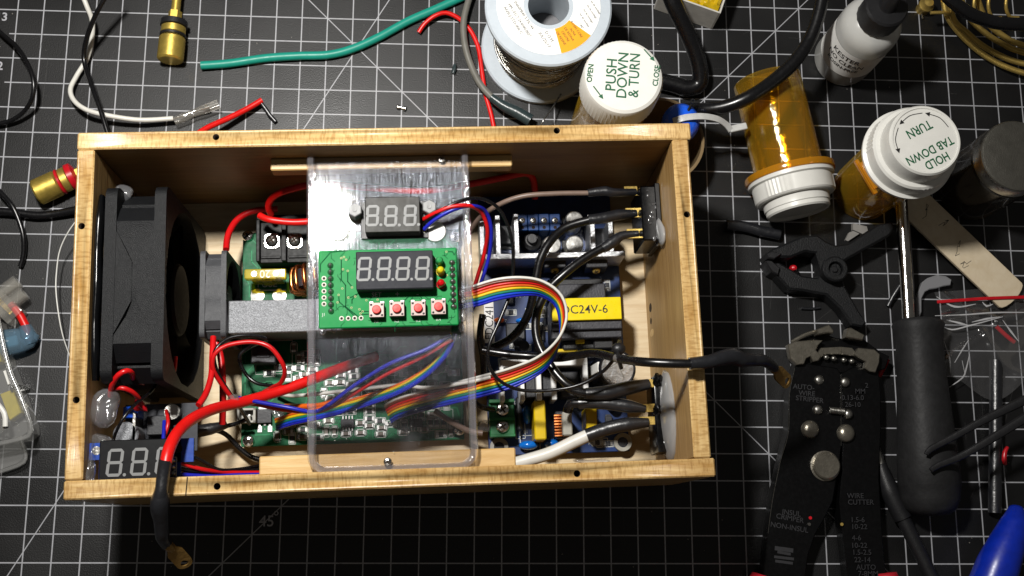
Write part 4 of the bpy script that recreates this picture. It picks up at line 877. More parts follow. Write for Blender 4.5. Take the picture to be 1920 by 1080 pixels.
kk = MB(BOX); kk.sph((WX+.2, (a.y+b.y)/2-1, 44), (4.6, (a.y-b.y)/2+5, 16), 0, 24, 14, wob=.03); solo('silicone_seal', kk, m_gluew, 'thick milky silicone ring sealing the mains socket to the end wall', 'sealant', ang=80)
for py in (719, 765, 789):
    q = QB(1213, py, 47); part('spade', MB(BOX).box((q.x, q.y, 47), (7, 3.6, .8), 0, .1), m_brass, inl)

# ================================================================== wires
def pts(l): return [Q(*p) for p in l]
def wire(name, label, l, d, mat, extra=(), group=None, cat='wire', n=10):
    if not extra:
        mb = MB(); mb.tube(pts(l), [q/2 for q in d] if hasattr(d, '__len__') else d/2, n); return solo(name, mb, mat, label, cat, group, ang=60)
    o = thing(name, label, cat, Q(*l[0]), group)
    mb = MB(); mb.tube(pts(l), [q/2 for q in d] if hasattr(d, '__len__') else d/2, n); part('insulation', mb, mat, o, ang=60)
    for nm, l2, d2, m2 in extra:
        mb = MB(); mb.tube(pts(l2), [q/2 for q in d2] if hasattr(d2, '__len__') else d2/2, n); part(nm, mb, m2, o, ang=60)
    return o
def lug(parent, p0, p1, z0, z1, L_=15.0, wd=6.4):
    a = Q(*p0, z0); b = Q(*p1, z1); T = frame(a, b-a, None, (b-a).cross(Vector((0, 0, 1))).cross(b-a)) if abs((b-a).normalized().z) < .95 else axis(a, b-a)
    n = 20; h = wd/2; cx = (b-a).length-h; out = [(-3, -1.9), (2.5, -1.9), (5, -h)]
    for i in range(11): q = math.radians(-90+180*i/10); out.append((cx+h*math.cos(q), h*math.sin(q)))
    out += [(5, h), (2.5, 1.9), (-3, 1.9)]
    mb = MB(T); vs = []; m_ = len(out); r = wd*.27
    inn = []
    for x, y in out: q = math.atan2(y, x-cx); inn.append((cx+r*math.cos(q), r*math.sin(q)))
    for z in (-.45, .45): vs += [(x, y, z) for x, y in out]+[(x, y, z) for x, y in inn]
    fs = []
    for i in range(m_):
        j = (i+1) % m_; fs += [(j, i, m_+i, m_+j), (2*m_+i, 2*m_+j, 3*m_+j, 3*m_+i), (i, j, 2*m_+j, 2*m_+i), (m_+j, m_+i, 3*m_+i, 3*m_+j)]
    mb.add(vs, fs); mb.tube([(-5, 0, 0), (-1, 0, .2), (2.5, 0, .1)], [1.9, 2.1, 1.5], 12)
    return part('ring_lug', mb, m_lug, parent)
w1 = wire('output_cable', 'thick red cable leaving over the front rim with a black sleeve and copper lug', [(705, 668, 24), (640, 690, 34), (560, 721, 42), (500, 741, 48), (450, 755, 56), (400, 767, 68), (360, 786, 80), (333, 811, 90), (317, 842, 97), (311, 868, 99)], 4.7, m_red,
    [('heat_shrink', [(310.5, 862, 99), (306, 890, 98), (303, 915, 98), (301, 930, 97)], [5.2, 5.0, 4.9, 5.6], m_shrink), ('outer_sleeve', [(303, 922, 97), (301, 936, 96), (300, 950, 94), (303, 975, 89), (304, 1000, 84), (306, 1010, 80), (314, 1022, 75)], [5.6, 7.2, 7.6, 6.2, 5.6, 5.2, 4.8], m_shrink)])
lug(w1, (317, 1024), (352, 1062), 75, 62)
w2 = wire('output_cable', 'thick black cable leaving over the end wall with a sleeve and copper lug', [(905, 657, 40), (950, 664, 42), (1000, 668, 44), (1050, 671, 50), (1110, 662, 62), (1160, 672, 78), (1200, 678, 92), (1250, 681, 97), (1300, 682, 98)], 3.7, m_rub,
    [('heat_shrink', [(1293, 682, 98), (1330, 678, 97), (1352, 672, 95), (1375, 668, 92), (1388, 674, 90), (1410, 675, 86), (1432, 676, 82), (1452, 690, 72)], [5.0, 5.4, 6.2, 7.0, 6.4, 5.4, 5.0, 4.0], m_shrink), ('bare_end', [(1155, 671, 77), (1162, 673, 79)], 3.4, m_tin)])
lug(w2, (1450, 690), (1480, 720), 72, 60)
tie = MB(); tie.tube(pts([(1162, 640, 62), (1158, 655, 74), (1160, 672, 80), (1165, 690, 76)]), .9, 8); tie.sph(Q(1160, 654, 76), (3, 2.6, 2.2)); solo('cable_tie', tie, m_black, 'small black cable tie holding the thick black cable', 'cable tie')
# black power leads to the switch and inlet
for lb, l, d, l2, d2 in (
    ('black lead from the middle switch terminal bending down to the board', [(1108, 412, 52), (1060, 427, 48), (1030, 455, 44), (1012, 490, 42), (1004, 530, 40), (990, 590, 36), (960, 633, 32), (918, 655, 28)], 4.0, [(1193, 400, 50), (1160, 403, 51), (1130, 409, 52), (1103, 412, 52)], [3.4, 5.2, 5.0, 4.6]),
    ('black lead from the lowest switch terminal looping down to the inlet', [(1136, 462, 50), (1100, 482, 50), (1060, 512, 50), (1026, 546, 48), (1006, 590, 46), (1008, 640, 46), (1034, 688, 48), (1062, 720, 50), (1090, 733, 50)], 3.9, [(1197, 438, 50), (1165, 442, 50), (1152, 452, 50), (1130, 466, 50)], [3.0, 4.0, 5.2, 4.6])):
    o = wire('power_lead', lb, l, d, m_rub, [('heat_shrink', l2, d2, m_shrink)], group='black leads to the switch and inlet')
wire('power_lead', 'thick black sleeved lead soldered to the top of the mains socket', [(1060, 722, 49), (1085, 735, 50), (1110, 738, 50)], 4.2, m_rub, [('heat_shrink', [(1098, 738, 50), (1140, 736, 50), (1180, 727, 49), (1216, 720, 47)], [5.0, 6.6, 6.2, 4.6], m_shrink)], group='black leads to the switch and inlet')
wire('power_lead', 'short black sleeved lead soldered to the middle of the mains socket', [(1064, 772, 40), (1070, 757, 42), (1095, 756, 44)], 4.4, m_rub, [('heat_shrink', [(1085, 756, 44), (1130, 755, 46), (1180, 762, 47), (1210, 767, 47)], [5.2, 6.0, 5.8, 3.4], m_shrink)], group='black leads to the switch and inlet')
wire('power_lead', 'thick white lead with a black sleeve soldered to the mains socket', [(948, 874, 38), (980, 865, 40), (1030, 850, 42), (1075, 829, 44), (1108, 814, 45)], 5.6, m_white, [('heat_shrink', [(1100, 817, 45), (1140, 803, 46), (1180, 795, 47), (1216, 792, 47)], [6.0, 6.0, 6.2, 4.0], m_shrink)])
wire('power_lead', 'taupe lead with a black sleeve on the upper switch terminal', [(880, 436, 30), (900, 408, 40), (935, 384, 48), (980, 368, 52), (1040, 363, 53), (1106, 362, 53)], 2.3, m_brown, [('heat_shrink', [(1102, 362, 53), (1135, 358, 53), (1150, 361, 53), (1192, 360, 50)], [3.6, 4.6, 4.0, 3.2], m_shrink)])
# thick red wires along the back wall, behind and under the cover
wire('red_wire', 'thick red wire looping along the back wall beneath the clear cover', [(508, 402, 34), (503, 385, 40), (514, 368, 45), (545, 355, 50), (600, 345, 54), (690, 352, 54), (790, 358, 54), (870, 347, 50), (940, 334, 46), (985, 325, 44), (1000, 338, 40), (1003, 372, 34)], 3.1, m_red, group='red wires at the back wall')
wire('red_wire', 'thick red wire curving over the black screw terminal', [(487, 404, 36), (505, 412, 38), (550, 417, 38), (600, 414, 38), (650, 412, 34)], 3.2, m_red, group='red wires at the back wall')
wire('red_wire', 'dark red wire rising behind the small fan to the back wall', [(424, 468, 40), (428, 440, 36), (445, 412, 32), (475, 396, 30), (520, 392, 28)], 3.0, m_redth, group='red wires at the back wall')
# red loops near the small fan
wire('red_wire', 'thin red wire making a round loop over the green board', [(436, 748, 46), (412, 715, 52), (399, 690, 56), (402, 665, 58), (425, 648, 58), (470, 641, 58), (505, 650, 58), (528, 678, 56), (534, 700, 52), (526, 718, 46), (512, 726, 40), (495, 735, 30)], 2.0, m_redth)
wire('black_wire', 'thin black wire looping beside the round red loop', [(468, 795, 22), (452, 768, 34), (438, 748, 44), (415, 712, 50), (402, 680, 54), (405, 655, 56), (430, 634, 54), (470, 629, 52), (500, 637, 48), (470, 650, 36), (449, 668, 34), (458, 697, 32), (480, 718, 32), (512, 723, 34)], 1.7, m_rub)
wire('red_wire', 'red wire running straight down beside the small fan to a black sleeve', [(405, 640, 40), (413, 665, 40), (417, 700, 40), (418, 745, 38), (417, 795, 34)], 3.0, m_redth)
wire('red_wire', 'red wire bending from the small fan towards the thick red cable', [(400, 632, 48), (398, 670, 52), (396, 705, 56), (386, 738, 60), (372, 760, 64)], 2.7, m_redth)
knot = MB(); knot.lathe([(2.6, -1.8), (3.1, -1), (3.1, 1), (2.6, 1.8)], 16, 0, axis(Q(438, 753, 57), Q(470, 748, 54)-Q(438, 753, 57))); solo('splice_ring', knot, m_glue, 'clear glued ring joining red and black wires to the thick red cable', 'splice')
wire('red_wire', 'thin red wire from the splice sweeping below the clear cover to the display', [(442, 754, 54), (480, 758, 50), (530, 768, 48), (590, 772, 52), (622, 762, 56), (660, 740, 60), (720, 704, 64), (790, 670, 68), (848, 636, 70)], 1.9, m_redth)
wire('blue_wire', 'thin blue wire from the splice sweeping below the clear cover to the display', [(446, 746, 56), (480, 753, 53), (540, 764, 51), (588, 772, 54), (618, 758, 60), (660, 726, 64), (720, 688, 68), (755, 672, 70), (800, 655, 71), (845, 628, 71)], 1.8, m_blue)
# dark bundle in front of the board
wire('black_wire', 'black sleeved wire lying on the plywood floor near the white socket', [(462, 786, 26), (440, 795, 24), (418, 800, 24), (400, 805, 24)], 2.0, m_rub, [('heat_shrink', [(425, 796, 24), (395, 804, 26), (350, 812, 28), (300, 818, 30)], [3.4, 5.4, 5.6, 5.0], m_shrink)])
wire('black_wire', 'black wire curving across the plywood floor to the front strip', [(360, 806, 26), (400, 806, 22), (424, 815, 18), (445, 836, 16), (470, 856, 15), (505, 866, 16)], 2.3, m_rub)
for i, (m_, lb, l, d) in enumerate(((m_redth, 'red wire leaving the blue corner display', [(325, 864, 82), (350, 872, 80), (385, 881, 76), (430, 886, 68), (490, 886, 60)], 1.7), (m_rub, 'black wire leaving the blue corner display below the red one', [(325, 874, 82), (355, 882, 78), (400, 886, 72), (450, 884, 64), (495, 881, 58)], 1.9), (m_blue, 'blue wire leaving the blue corner display along the front wall', [(325, 888, 82), (355, 891, 79), (400, 893, 74), (440, 891, 68), (490, 890, 62)], 1.7),
        (m_rub, 'thin black wire running from the mount hole of the corner display', [(345, 850, 80), (375, 862, 78), (410, 880, 72), (450, 879, 64), (495, 871, 56)], 1.3), (m_brown, 'dull taupe wire bundled with the corner display wires', [(400, 888, 66), (450, 882, 60), (500, 874, 54)], 1.7))):
    wire('display_wire', lb, l, d, m_, group='wires of the corner display', n=8)
# fan and switch wiring in the left end
wire('red_wire', 'bright red wire hooped over a glue ball below the big fan', [(207, 742, 76), (210, 722, 82), (222, 703, 86), (238, 695, 86), (248, 700, 82), (250, 712, 72), (262, 718, 62), (280, 722, 52)], [2.2, 2.2, 2.2, 2.2, 2.1, 1.8, 1.4, 1.2], m_redth)
wire('red_wire', 'red wire arching from the glue lump down to the small converter board', [(208, 732, 76), (225, 727, 80), (245, 733, 78), (260, 747, 72), (266, 762, 62)], 2.0, m_redth)
blob('glue_blob', Q(264, 763, 66), (2.6, 2.4, 2.4), m_redp, 'small red glued stub at the end of the arching red wire', wob=.2)
wire('black_wire', 'thin black wire arching from the big fan corner to the blue display', [(292, 722, 60), (280, 737, 66), (255, 757, 74), (232, 783, 78), (217, 812, 76), (212, 830, 70)], 1.3, m_rub, n=8)
wire('red_wire', 'short red wire beside the right flange of the big fan', [(330, 668, 60), (328, 690, 58), (322, 712, 52)], 1.5, m_redth, n=8)
wire('red_wire', 'dark red wire between the converter board and the thick red cable', [(312, 770, 58), (315, 795, 62), (306, 825, 62)], 1.6, m_redth, n=8)
wire('blue_wire', 'blue wire standing beside the thick red cable near the corner display', [(308, 790, 60), (307, 810, 64), (306, 828, 66)], 1.6, m_blue, n=8)
# meter leads
wire('meter_lead', 'red meter lead bending over the cover edge and down towards the ribbon', [(794, 411, CZ+5), (815, 400, CZ+9), (845, 388, CZ+11), (880, 386, CZ+10), (903, 400, 76), (914, 432, 70), (908, 476, 62), (895, 520, 58), (882, 568, 56)], 1.8, m_redth, group='meter leads', n=8)
wire('meter_lead', 'blue meter lead bending over the cover edge beside the red one', [(795, 430, CZ+5), (815, 412, CZ+8), (850, 393, CZ+10), (885, 386, CZ+9), (910, 396, 76), (921, 430, 70), (917, 480, 62), (902, 530, 58), (884, 585, 56)], 1.7, m_blue, group='meter leads', n=8)
wire('meter_lead', 'thin black meter lead making a long loop down to the power board', [(794, 420, CZ+5), (825, 396, CZ+10), (865, 376, CZ+11), (900, 372, 82), (932, 388, 78), (953, 425, 74), (962, 470, 70), (961, 520, 66), (955, 555, 66), (935, 605, 66), (918, 645, 66), (915, 680, 64), (935, 712, 62), (975, 731, 60), (1030, 732, 60), (1085, 722, 62), (1130, 697, 66), (1158, 664, 74)], 1.5, m_rub, group='meter leads', n=8)
wire('black_wire', 'black wire hanging beside the white sticker of the power board', [(905, 590, 40), (900, 630, 40), (906, 670, 36), (908, 712, 32)], 3.0, m_rub)
wire('taupe_wire', 'taupe wire passing under the ribbon to the green terminal', [(815, 770, 26), (845, 790, 26), (880, 808, 24), (905, 812, 24)], 2.6, m_brown)
wire('black_wire', 'dark wire end curving to the green terminal from below the ribbon', [(885, 750, 30), (900, 762, 32), (925, 768, 26)], 2.6, m_rub)
# rainbow ribbon cables
RB = [(m_white, 'white'), (m_wbrn, 'brown'), (m_redth, 'red'), (m_orange, 'orange'), (m_yel, 'yellow'), (m_green, 'green'), (m_wblue, 'blue'), (m_blue, 'dark_blue')]
def ribbon(label, l, cols, sp, d=1.25):
    # l: (px, py, z, turn) along the centre line; turn 0 = lying flat, 1 = standing on edge
    P = [Q(a, b, c) for a, b, c, t in l]; C = smooth_path(P, 3.0); tt = [p[3] for p in l]
    L = [0]
    for i in range(1, len(P)): L.append(L[-1]+(P[i]-P[i-1]).length)
    acc = [0]
    for i in range(1, len(C)): acc.append(acc[-1]+(C[i]-C[i-1]).length)
    U = np.interp([a*L[-1]/acc[-1] for a in acc], L, tt)
    o = thing('ribbon_cable', label, 'ribbon cable', P[0], 'rainbow ribbon cables'); n = len(cols)
    for s_, m_ in enumerate(cols):
        q = []
        for i, p in enumerate(C):
            t = C[min(i+1, len(C)-1)]-C[max(0, i-1)]; t.z = 0; t.normalize(); nn = Vector((-t.y, t.x, 0)); u = U[i]*math.pi/2
            off = ((n-1)/2-s_)*sp; q.append(p+nn*off*math.cos(u)+Vector((0, 0, off*math.sin(u))))
        mb = MB(); mb.tube(q, d/2, 7, step=99); part('strand', mb, m_, o, ang=60)
    return o
A8 = [q[0] for q in RB]
ribbon('rainbow ribbon cable looping out from the display board over the power board', [(845, 560, 70, .0), (885, 556, 70, .0), (930, 543, 70, .15), (975, 537, 70, .4), (1015, 541, 68, .62), (1046, 562, 66, .76), (1056, 598, 64, .84), (1047, 640, 62, 1.1), (1016, 680, 58, 1.45), (965, 706, 54, 1.72), (910, 722, 50, 1.9), (850, 737, 44, 2), (790, 752, 36, 2), (745, 766, 26, 2), (728, 776, 18, 2)], A8, 1.18)
ribbon('rainbow ribbon cable running under the cover to the glued end on the green board', [(850, 625, 68, .6), (835, 660, 66, .6), (800, 697, 62, .5), (750, 728, 58, .35), (690, 750, 52, .2), (635, 766, 46, .1), (585, 778, 40, .05), (545, 787, 30, 0), (518, 796, 20, 0)], [m_blue, m_wblue, m_green, m_yel, m_orange], 1.1)
wire('white_wire', 'white wire passing under the cover beside the ribbon cables', [(920, 707, 52), (870, 718, 50), (800, 727, 42), (750, 722, 38), (680, 729, 34), (600, 738, 30), (550, 742, 24), (518, 738, 18)], 1.7, m_white)
wire('orange_wire', 'orange and red strand pair ending on the green board beneath the thick red cable', [(640, 748, 40), (600, 760, 36), (560, 762, 30), (535, 762, 20)], 2.4, m_orange)
# ================================================================== around the box: behind it
def upright(px, py, z): return Q(px, py, z)
# solder spool
c = Q(1012, 93, 0); SH = 50
sp = thing('solder_spool', 'pale plastic spool of solder wire with a white and orange paper label', 'spool', c)
T = Matrix.Translation(c)
R1 = 29.6
def ringprof(r0, r1, z0, z1, b=.8): return [(r0, z0), (r1-b, z0), (r1, z0+b), (r1, z1-b), (r1-b, z1), (r0, z1), (r0, z0)]
part('flange', MB(T).shell(ringprof(9.6, R1, 0, 4.0), 56), m_spool, sp); part('flange', MB(T).shell(ringprof(9.6, R1, SH-4.0, SH), 56), m_spool, sp)
part('core', MB(T).shell([(9.6, SH), (9.6, 0), (11.0, 0), (11.0, SH)], 36), m_spool, sp)
part('core_floor', MB(T).cyl((0, 0, 22), 9.5, .4, 30), M('dull_grey_card', '#77777a', .7), sp)
k = MB(T); pr = [(11, 4.0)]
random.seed(2); z = 4.0; rr_ = 21.5
while z < SH-4.2:
    rr_ = min(24, max(19, rr_+random.uniform(-.5, .5))); pr += [(rr_, z+.05), (rr_+.4, z+.35), (rr_, z+.7)]; z += .78
pr.append((11, SH-4.0)); k.shell(pr, 48); part('solder_winding', k, m_swire, sp, ang=80)
for i, (zz, tl, r_) in enumerate(((14, .12, 23.6), (22, -.16, 24), (31, .1, 24.2), (38, -.06, 23.8))):
    k = MB(T @ Matrix.Translation((0, 0, zz)) @ Matrix.Rotation(tl, 4, (1, i*.6-.8, 0))); k.tube([(r_*math.cos(2*math.pi*q/30), r_*math.sin(2*math.pi*q/30), 0) for q in range(31)], .5, 6, step=9); part('loose_turn', k, m_solder, sp, ang=80)
part('label', MB(T).shell([(11.6, SH+.05), (11.6, SH+.16), (24.2, SH+.16), (24.2, SH+.05)], 64), m_paper, sp)
an0, an1 = math.radians(-76), math.radians(-36); k = MB(T); q = [(math.cos(an0+(an1-an0)*i/10), math.sin(an0+(an1-an0)*i/10)) for i in range(11)]
k.prism([(11.7*a, 11.7*b) for a, b in q]+[(24.1*a, 24.1*b) for a, b in reversed(q)], SH+.17, SH+.22); part('label_panel', k, m_orgl, sp)
def ltxt(s_, px, py, sz, ang, m_=m_inkk, **kw): text('label_text', s_, sz, Matrix.Translation(Q(px, py, SH+.24)) @ Matrix.Rotation(math.radians(ang), 4, 'Z'), m_, sp, ext=.02, **kw)
ltxt('SN60PB40 3.3% /44', 982, 28, 2.0, -58); ltxt('MM (.031") 24-6040-0027', 974, 38, 2.0, -58, sx=.9); ltxt('ANSI-J-STD-006 C', 962, 38, 2.0, -58)
ltxt('D.O.M.', 1030, 69, 2.1, -57); ltxt('JUL/25/17', 1021, 75, 2.1, -57)
for i, (s_, px, py) in enumerate((('"44"', 1090, 49), ('ROSIN CORE', 1081, 55), ('ALMA', 1074, 60), ('DE RESINA', 1067, 64), ('CENTRE', 1060, 68), ('DE RESINE', 1052, 72))): ltxt(s_, px, py, 1.6, -58)
for i in range(4): ltxt('lot de soudage', 1096+i*7, 38-i*8, 1.3, -58)
wire('solder_tail', 'loose thin end of solder wire sticking down from the spool', [(1052, 176, 6), (1037, 200, 10), (1020, 224, 14), (1012, 238, 12)], .8, m_solder)
# upright amber bottle with the PUSH DOWN cap
def ridged(nr, amt): return lambda i, k: 1+(amt if (i % 2) else 0)
c = Q(1170, 143, 74); c = Vector((c.x, c.y, 0)); T = Matrix.Translation(c)
pb = thing('pill_bottle', 'amber pill bottle standing behind the box with a PUSH DOWN and TURN cap', 'pill bottle', c)
part('body', MB(T).shell([(0, .2), (15.8, .2), (16.2, 1), (16.2, 60), (15, 60), (15, 1.6), (0, 1.4)], 40), m_amber, pb)
k = MB(T); k.lathe([(16.6, 56), (17.6, 57), (17.6, 71.4), (16.9, 73.2), (15.6, 74), (0, 74)], 120, 0, None, lambda i, kk: 1.0 if kk not in (1, 2) else (1.0+(.012 if i % 2 else 0))); cp = part('cap', k, m_cap, pb, ang=25)
def ctxt(s_, px, py, sz, ang, m_=m_ink, zz=74.05, par=None, **kw): text('cap_text', s_, sz, Matrix.Translation(Q(px, py, zz)) @ Matrix.Rotation(math.radians(ang), 4, 'Z'), m_, par or pb, ext=.03, **kw)
for s_, px, py in (('PUSH', 1147, 140), ('DOWN', 1168, 141), ('& TURN', 1190, 141)): ctxt(s_, px, py, 6.4, 86, par=cp, sx=1.0 if s_ != '& TURN' else .9, bold=.07)
ctxt('OPEN', 1107, 137, 3.3, 83, par=cp, bold=.09); ctxt('CLOSE', 1231, 142, 3.3, 82, par=cp, bold=.09)
def arrow(p0, p1, par, zz, m_=m_ink, w_=.55, curve=None, T0=None):
    P = [Q(*p, zz) for p in ([p0]+(curve or [])+[p1])]; P = smooth_path(P, 1.0); k = MB(); k.strip([(p.x, p.y) for p in P], w_, zz, .05)
    d = (P[-1]-P[-2]).normalized(); n_ = Vector((-d.y, d.x, 0)); e = P[-1]+d*.9; k.add([tuple(e), tuple(P[-1]-d*1.3+n_*1.1), tuple(P[-1]-d*1.3-n_*1.1)], [(0, 1, 2)]); 
    for q in k.v: q.z = max(q.z, zz+.04)
    return part('cap_arrow', k, m_, par)
arrow((1113, 162), (1129, 183), cp, 74.02); arrow((1208, 93), (1225, 112), cp, 74.02)
# tan lidded tub with a blue bulb, white zip tie
c = Q(1238, 262, 24); c = Vector((c.x, c.y, 0)); T = Matrix.Translation(c)
tub = thing('tan_tub', 'translucent tan round tub behind the far corner of the box', 'tub', c)
part('body', MB(T).shell([(0, .3), (20, .3), (20.8, 1.5), (21.4, 24), (20.0, 24), (19.4, 2), (0, 1.6)], 48), m_tan, tub)
c = Q(1275, 232, 30); bb = thing('blue_bulb', 'glossy blue rubber bulb resting in the tan tub', 'bulb', Vector((c.x, c.y, 0)))
k = MB(); k.lathe([(0, -9), (4, -8.6), (7.6, -5.5), (9.2, 0), (8.6, 4.2), (6.2, 7.4), (3, 8.9), (0, 9.2)], 32, 0, Matrix.Translation(c)); part('body', k, m_bluep, bb, ang=80)
k = MB(); k.tube([Q(1286, 216, 37), Q(1291, 206, 38), Q(1296, 197, 38)], [.9, .7, .55], 8); k.shell([(.6, -.3), (1.2, -.3), (1.2, .3), (.6, .3), (.6, -.3)], 14, 0, Matrix.Translation(Q(1299, 190, 38))); part('stem', k, m_fan, bb)
k = MB(); P = smooth_path(pts([(1262, 228, 38), (1285, 221, 40), (1318, 219, 38), (1345, 224, 34), (1362, 235, 30), (1370, 245, 28)]), 1.5); vs = []; fs = []
for i, p in enumerate(P):
    d = (P[min(i+1, len(P)-1)]-P[max(0, i-1)]).normalized(); n_ = Vector((-d.y, d.x, 0)).normalized()
    for u, zz in ((-1.5, 0), (1.5, 0), (1.5, .8), (-1.5, .8)): vs.append(tuple(p+n_*u+Vector((0, 0, zz))))
for i in range(len(P)-1):
    for j in range(4): fs.append((i*4+j, i*4+(j+1) % 4, (i+1)*4+(j+1) % 4, (i+1)*4+j))
zt = thing('zip_tie', 'white nylon zip tie end curving over the blue bulb', 'zip tie', P[0]); k.add(vs, fs); part('strap', k, m_zip, zt)
a = Q(1368, 243, 28); b = Q(1400, 236, 28); part('tail', MB(frame((a+b)/2, b-a, None, (0, 0, 1))).box((0, 0, 0), ((b-a).length, 3.2, 1.6), 0, .3), m_zip, zt)
# lying amber bottle with a stepped white cap
a = Q(1437, 148, 17); b = Q(1500, 408, 17); d = b-a; L_ = d.length; T = axis(a, d)
pl = thing('pill_bottle', 'amber pill bottle lying on its side with a stepped white cap', 'pill bottle', a)
part('body', MB(T).shell([(0, 0), (15.4, 0), (16.4, 1), (16.6, 50), (15.4, 50), (15.2, 2), (0, 1.2)], 44), m_amber, pl)
part('collar', MB(T).shell([(15.4, 48.5), (21.6, 48.5), (21.9, 49.4), (21.6, 51.6), (15.4, 51.6)], 60), m_amberd, pl)
z0 = 51.4; k = MB(T)
def rg(i, kk): return 1.0 if kk not in (3, 4) or (i//14) % 3 else (1.0+(.018 if i % 2 else 0))
k.lathe([(15.5, z0), (20.8, z0), (20.8, z0+2.2), (19.4, z0+2.8), (19.2, z0+10.2), (18.6, z0+11), (16.2, z0+11.2), (15.9, z0+12), (15.8, z0+15), (15.3, z0+15.4), (15.3, z0+17.2), (14.6, z0+18), (13.6, z0+17.8), (13.4, z0+16.4), (0, z0+16.4)], 126, 0, None, rg); part('cap', k, m_cap, pl, ang=25)
# standing amber bottle with the HOLD TAB DOWN cap
c = Q(1736, 262, 78); c = Vector((c.x, c.y, 0)); T = Matrix.Translation(c); zc = 78.0
ph = thing('pill_bottle', 'amber pill bottle standing at the far side with a HOLD TAB DOWN cap', 'pill bottle', c)
part('body', MB(T).shell([(0, .2), (14.6, .2), (15.2, 1), (16.4, 58), (15.2, 58), (14, 1.8), (0, 1.5)], 44), m_amber, ph)
k = MB(T); k.shell([(15, 53), (19.4, 53), (19.7, 54), (19.4, 56.2), (15.4, 56.2)], 56); part('collar', k, m_amberd, ph)
k = MB(T @ Matrix.Rotation(math.radians(208), 4, 'Z')); k.box((19.2, 0, 54.6), (5, 14, 3.0), 0, .8); k.box((21.2, 0, 54.2), (2.2, 18, 2.4), 0, .8); part('lock_tab', k, m_amberd, ph)
k = MB(T); k.lathe([(17, 56.5), (20.8, 56.5), (21.0, 58.4), (19.4, 59.2), (19.2, 66.5), (18.4, 67.6), (16.6, 68), (16.3, zc-4), (16.0, zc-1), (15.3, zc), (14.6, zc), (14.3, zc-.5), (0, zc-.5)], 126, 0, None, lambda i, kk: 1.0 if kk not in (3, 4) or (i//16) % 3 else (1.0+(.018 if i % 2 else 0))); cp = part('cap', k, m_cap, ph, ang=25)
for s_, px, py, sz in (('TURN', 1723, 242, 5.8), ('TAB DOWN', 1743, 282, 5.4), ('HOLD', 1757, 301, 5.4)): ctxt(s_, px, py, sz, 207, zz=zc-.44, par=cp, sx=.80, bold=.09)
arrow((1778, 238), (1738, 213), cp, zc-.46, m_inkk, .35, [(1762, 221)]); arrow((1729, 212), (1689, 231), cp, zc-.46, m_inkk, .35, [(1706, 217)]); arrow((1684, 240), (1685, 284), cp, zc-.46, m_inkk, .35, [(1679, 262)])
# flux bottle
a = Q(1578, 112, 0); b = Q(1672, 8, 64); c = Vector((a.x, a.y, 0)); T = Matrix.Translation(c)
fb = thing('flux_bottle', 'frosted plastic flux bottle with a paper label and black dropper cap', 'bottle', c)
part('body', MB(T).lathe([(12.5, 0), (14.4, .8), (14.8, 2), (14.8, 40), (14.2, 44), (12, 47.5), (8, 49.5), (7, 50), (7, 52)], 44), m_pet, fb)
part('liquid', MB(T).cyl((0, 0, 1.2), 13.6, 22, 32, bev=.6), M('pale_flux', '#b9b2a0', .3, sss=.2), fb)
lc = math.radians(232); k = MB(T); q = [(15.0*math.cos(lc-1.35+2.7*i/30), 15.0*math.sin(lc-1.35+2.7*i/30)) for i in range(31)]
vs = [(x, y, 13) for x, y in q]+[(x, y, 35) for x, y in q]; k.add(vs, [(i, i+1, 32+i, 31+i) for i in range(30)]); part('label', k, m_paper, fb)
def btxt(s_, z, sz, off): text('label_text', s_, sz, T @ Matrix.Rotation(math.radians(200+off), 4, 'Z') @ Matrix.Translation((15.12, 0, z)) @ Matrix(((0, 0, 1, 0), (1, 0, 0, 0), (0, 1, 0, 0), (0, 0, 0, 1))), m_inkk, fb, ext=.02, bend=15.12, bold=.03, align='LEFT')
btxt('KESTER', 29.5, 4.8, 2); btxt('NO CLEAN', 24.6, 4.2, -4); btxt('ROSIN-FREE', 20.2, 3.4, 2)
part('dropper_cap', MB(T).lathe([(9.6, 49.6), (10, 50.4), (10, 62), (9.2, 63), (4.4, 63.4), (4.0, 64), (3.0, 73), (2.4, 74), (0, 74)], 40, 0, None, lambda i, kk: 1.0+(.02 if kk in (1, 2) and i % 2 else 0)), m_black, fb)
# white card box of crumpled yellow film
q = [Q(1262, 0, 32), Q(1340, 55, 32), Q(1372, 0, 32), Q(1330, -60, 32), Q(1262, 0, 32)]
cb = thing('card_box', 'small open white card box of crumpled yellow film', 'card box', Vector((q[1].x, q[1].y, 0)))
e1 = Q(1280, 0, 19)-Q(1351, 25, 19); e2 = Q(1371, -3, 19)-Q(1351, 25, 19); e1.z = e2.z = 0; o_ = Q(1351, 25, 19); o_.z = 0
u = e1.normalized(); v = Vector((u.y, -u.x, 0)); v = v if v.dot(e2) > 0 else -v
if u.cross(v).z < 0: u, v = v, u
F = frame(o_, u, v)
for cx, cy, sx, sy in ((20, .3, 40, .8), (.3, 16, .8, 31), (20, 31.4, 40, .8), (39.6, 16, .8, 30)): part('side', MB(F).box((cx, cy, 9.6), (sx, sy, 19 if cy != .3 else 18.6), 0, .2), m_card, cb)
random.seed(4); k = MB(F); n = 18; vs = []
for i in range(n+1):
    for j in range(n+1): vs.append((1.2+37.6*i/n, 1.2+29.4*j/n, 14+random.uniform(-2.5, 2.5)))
k.add(vs, [(i*(n+1)+j, (i+1)*(n+1)+j, (i+1)*(n+1)+j+1, i*(n+1)+j+1) for i in range(n) for j in range(n)]); part('film', k, m_yfilm, cb, ang=40)
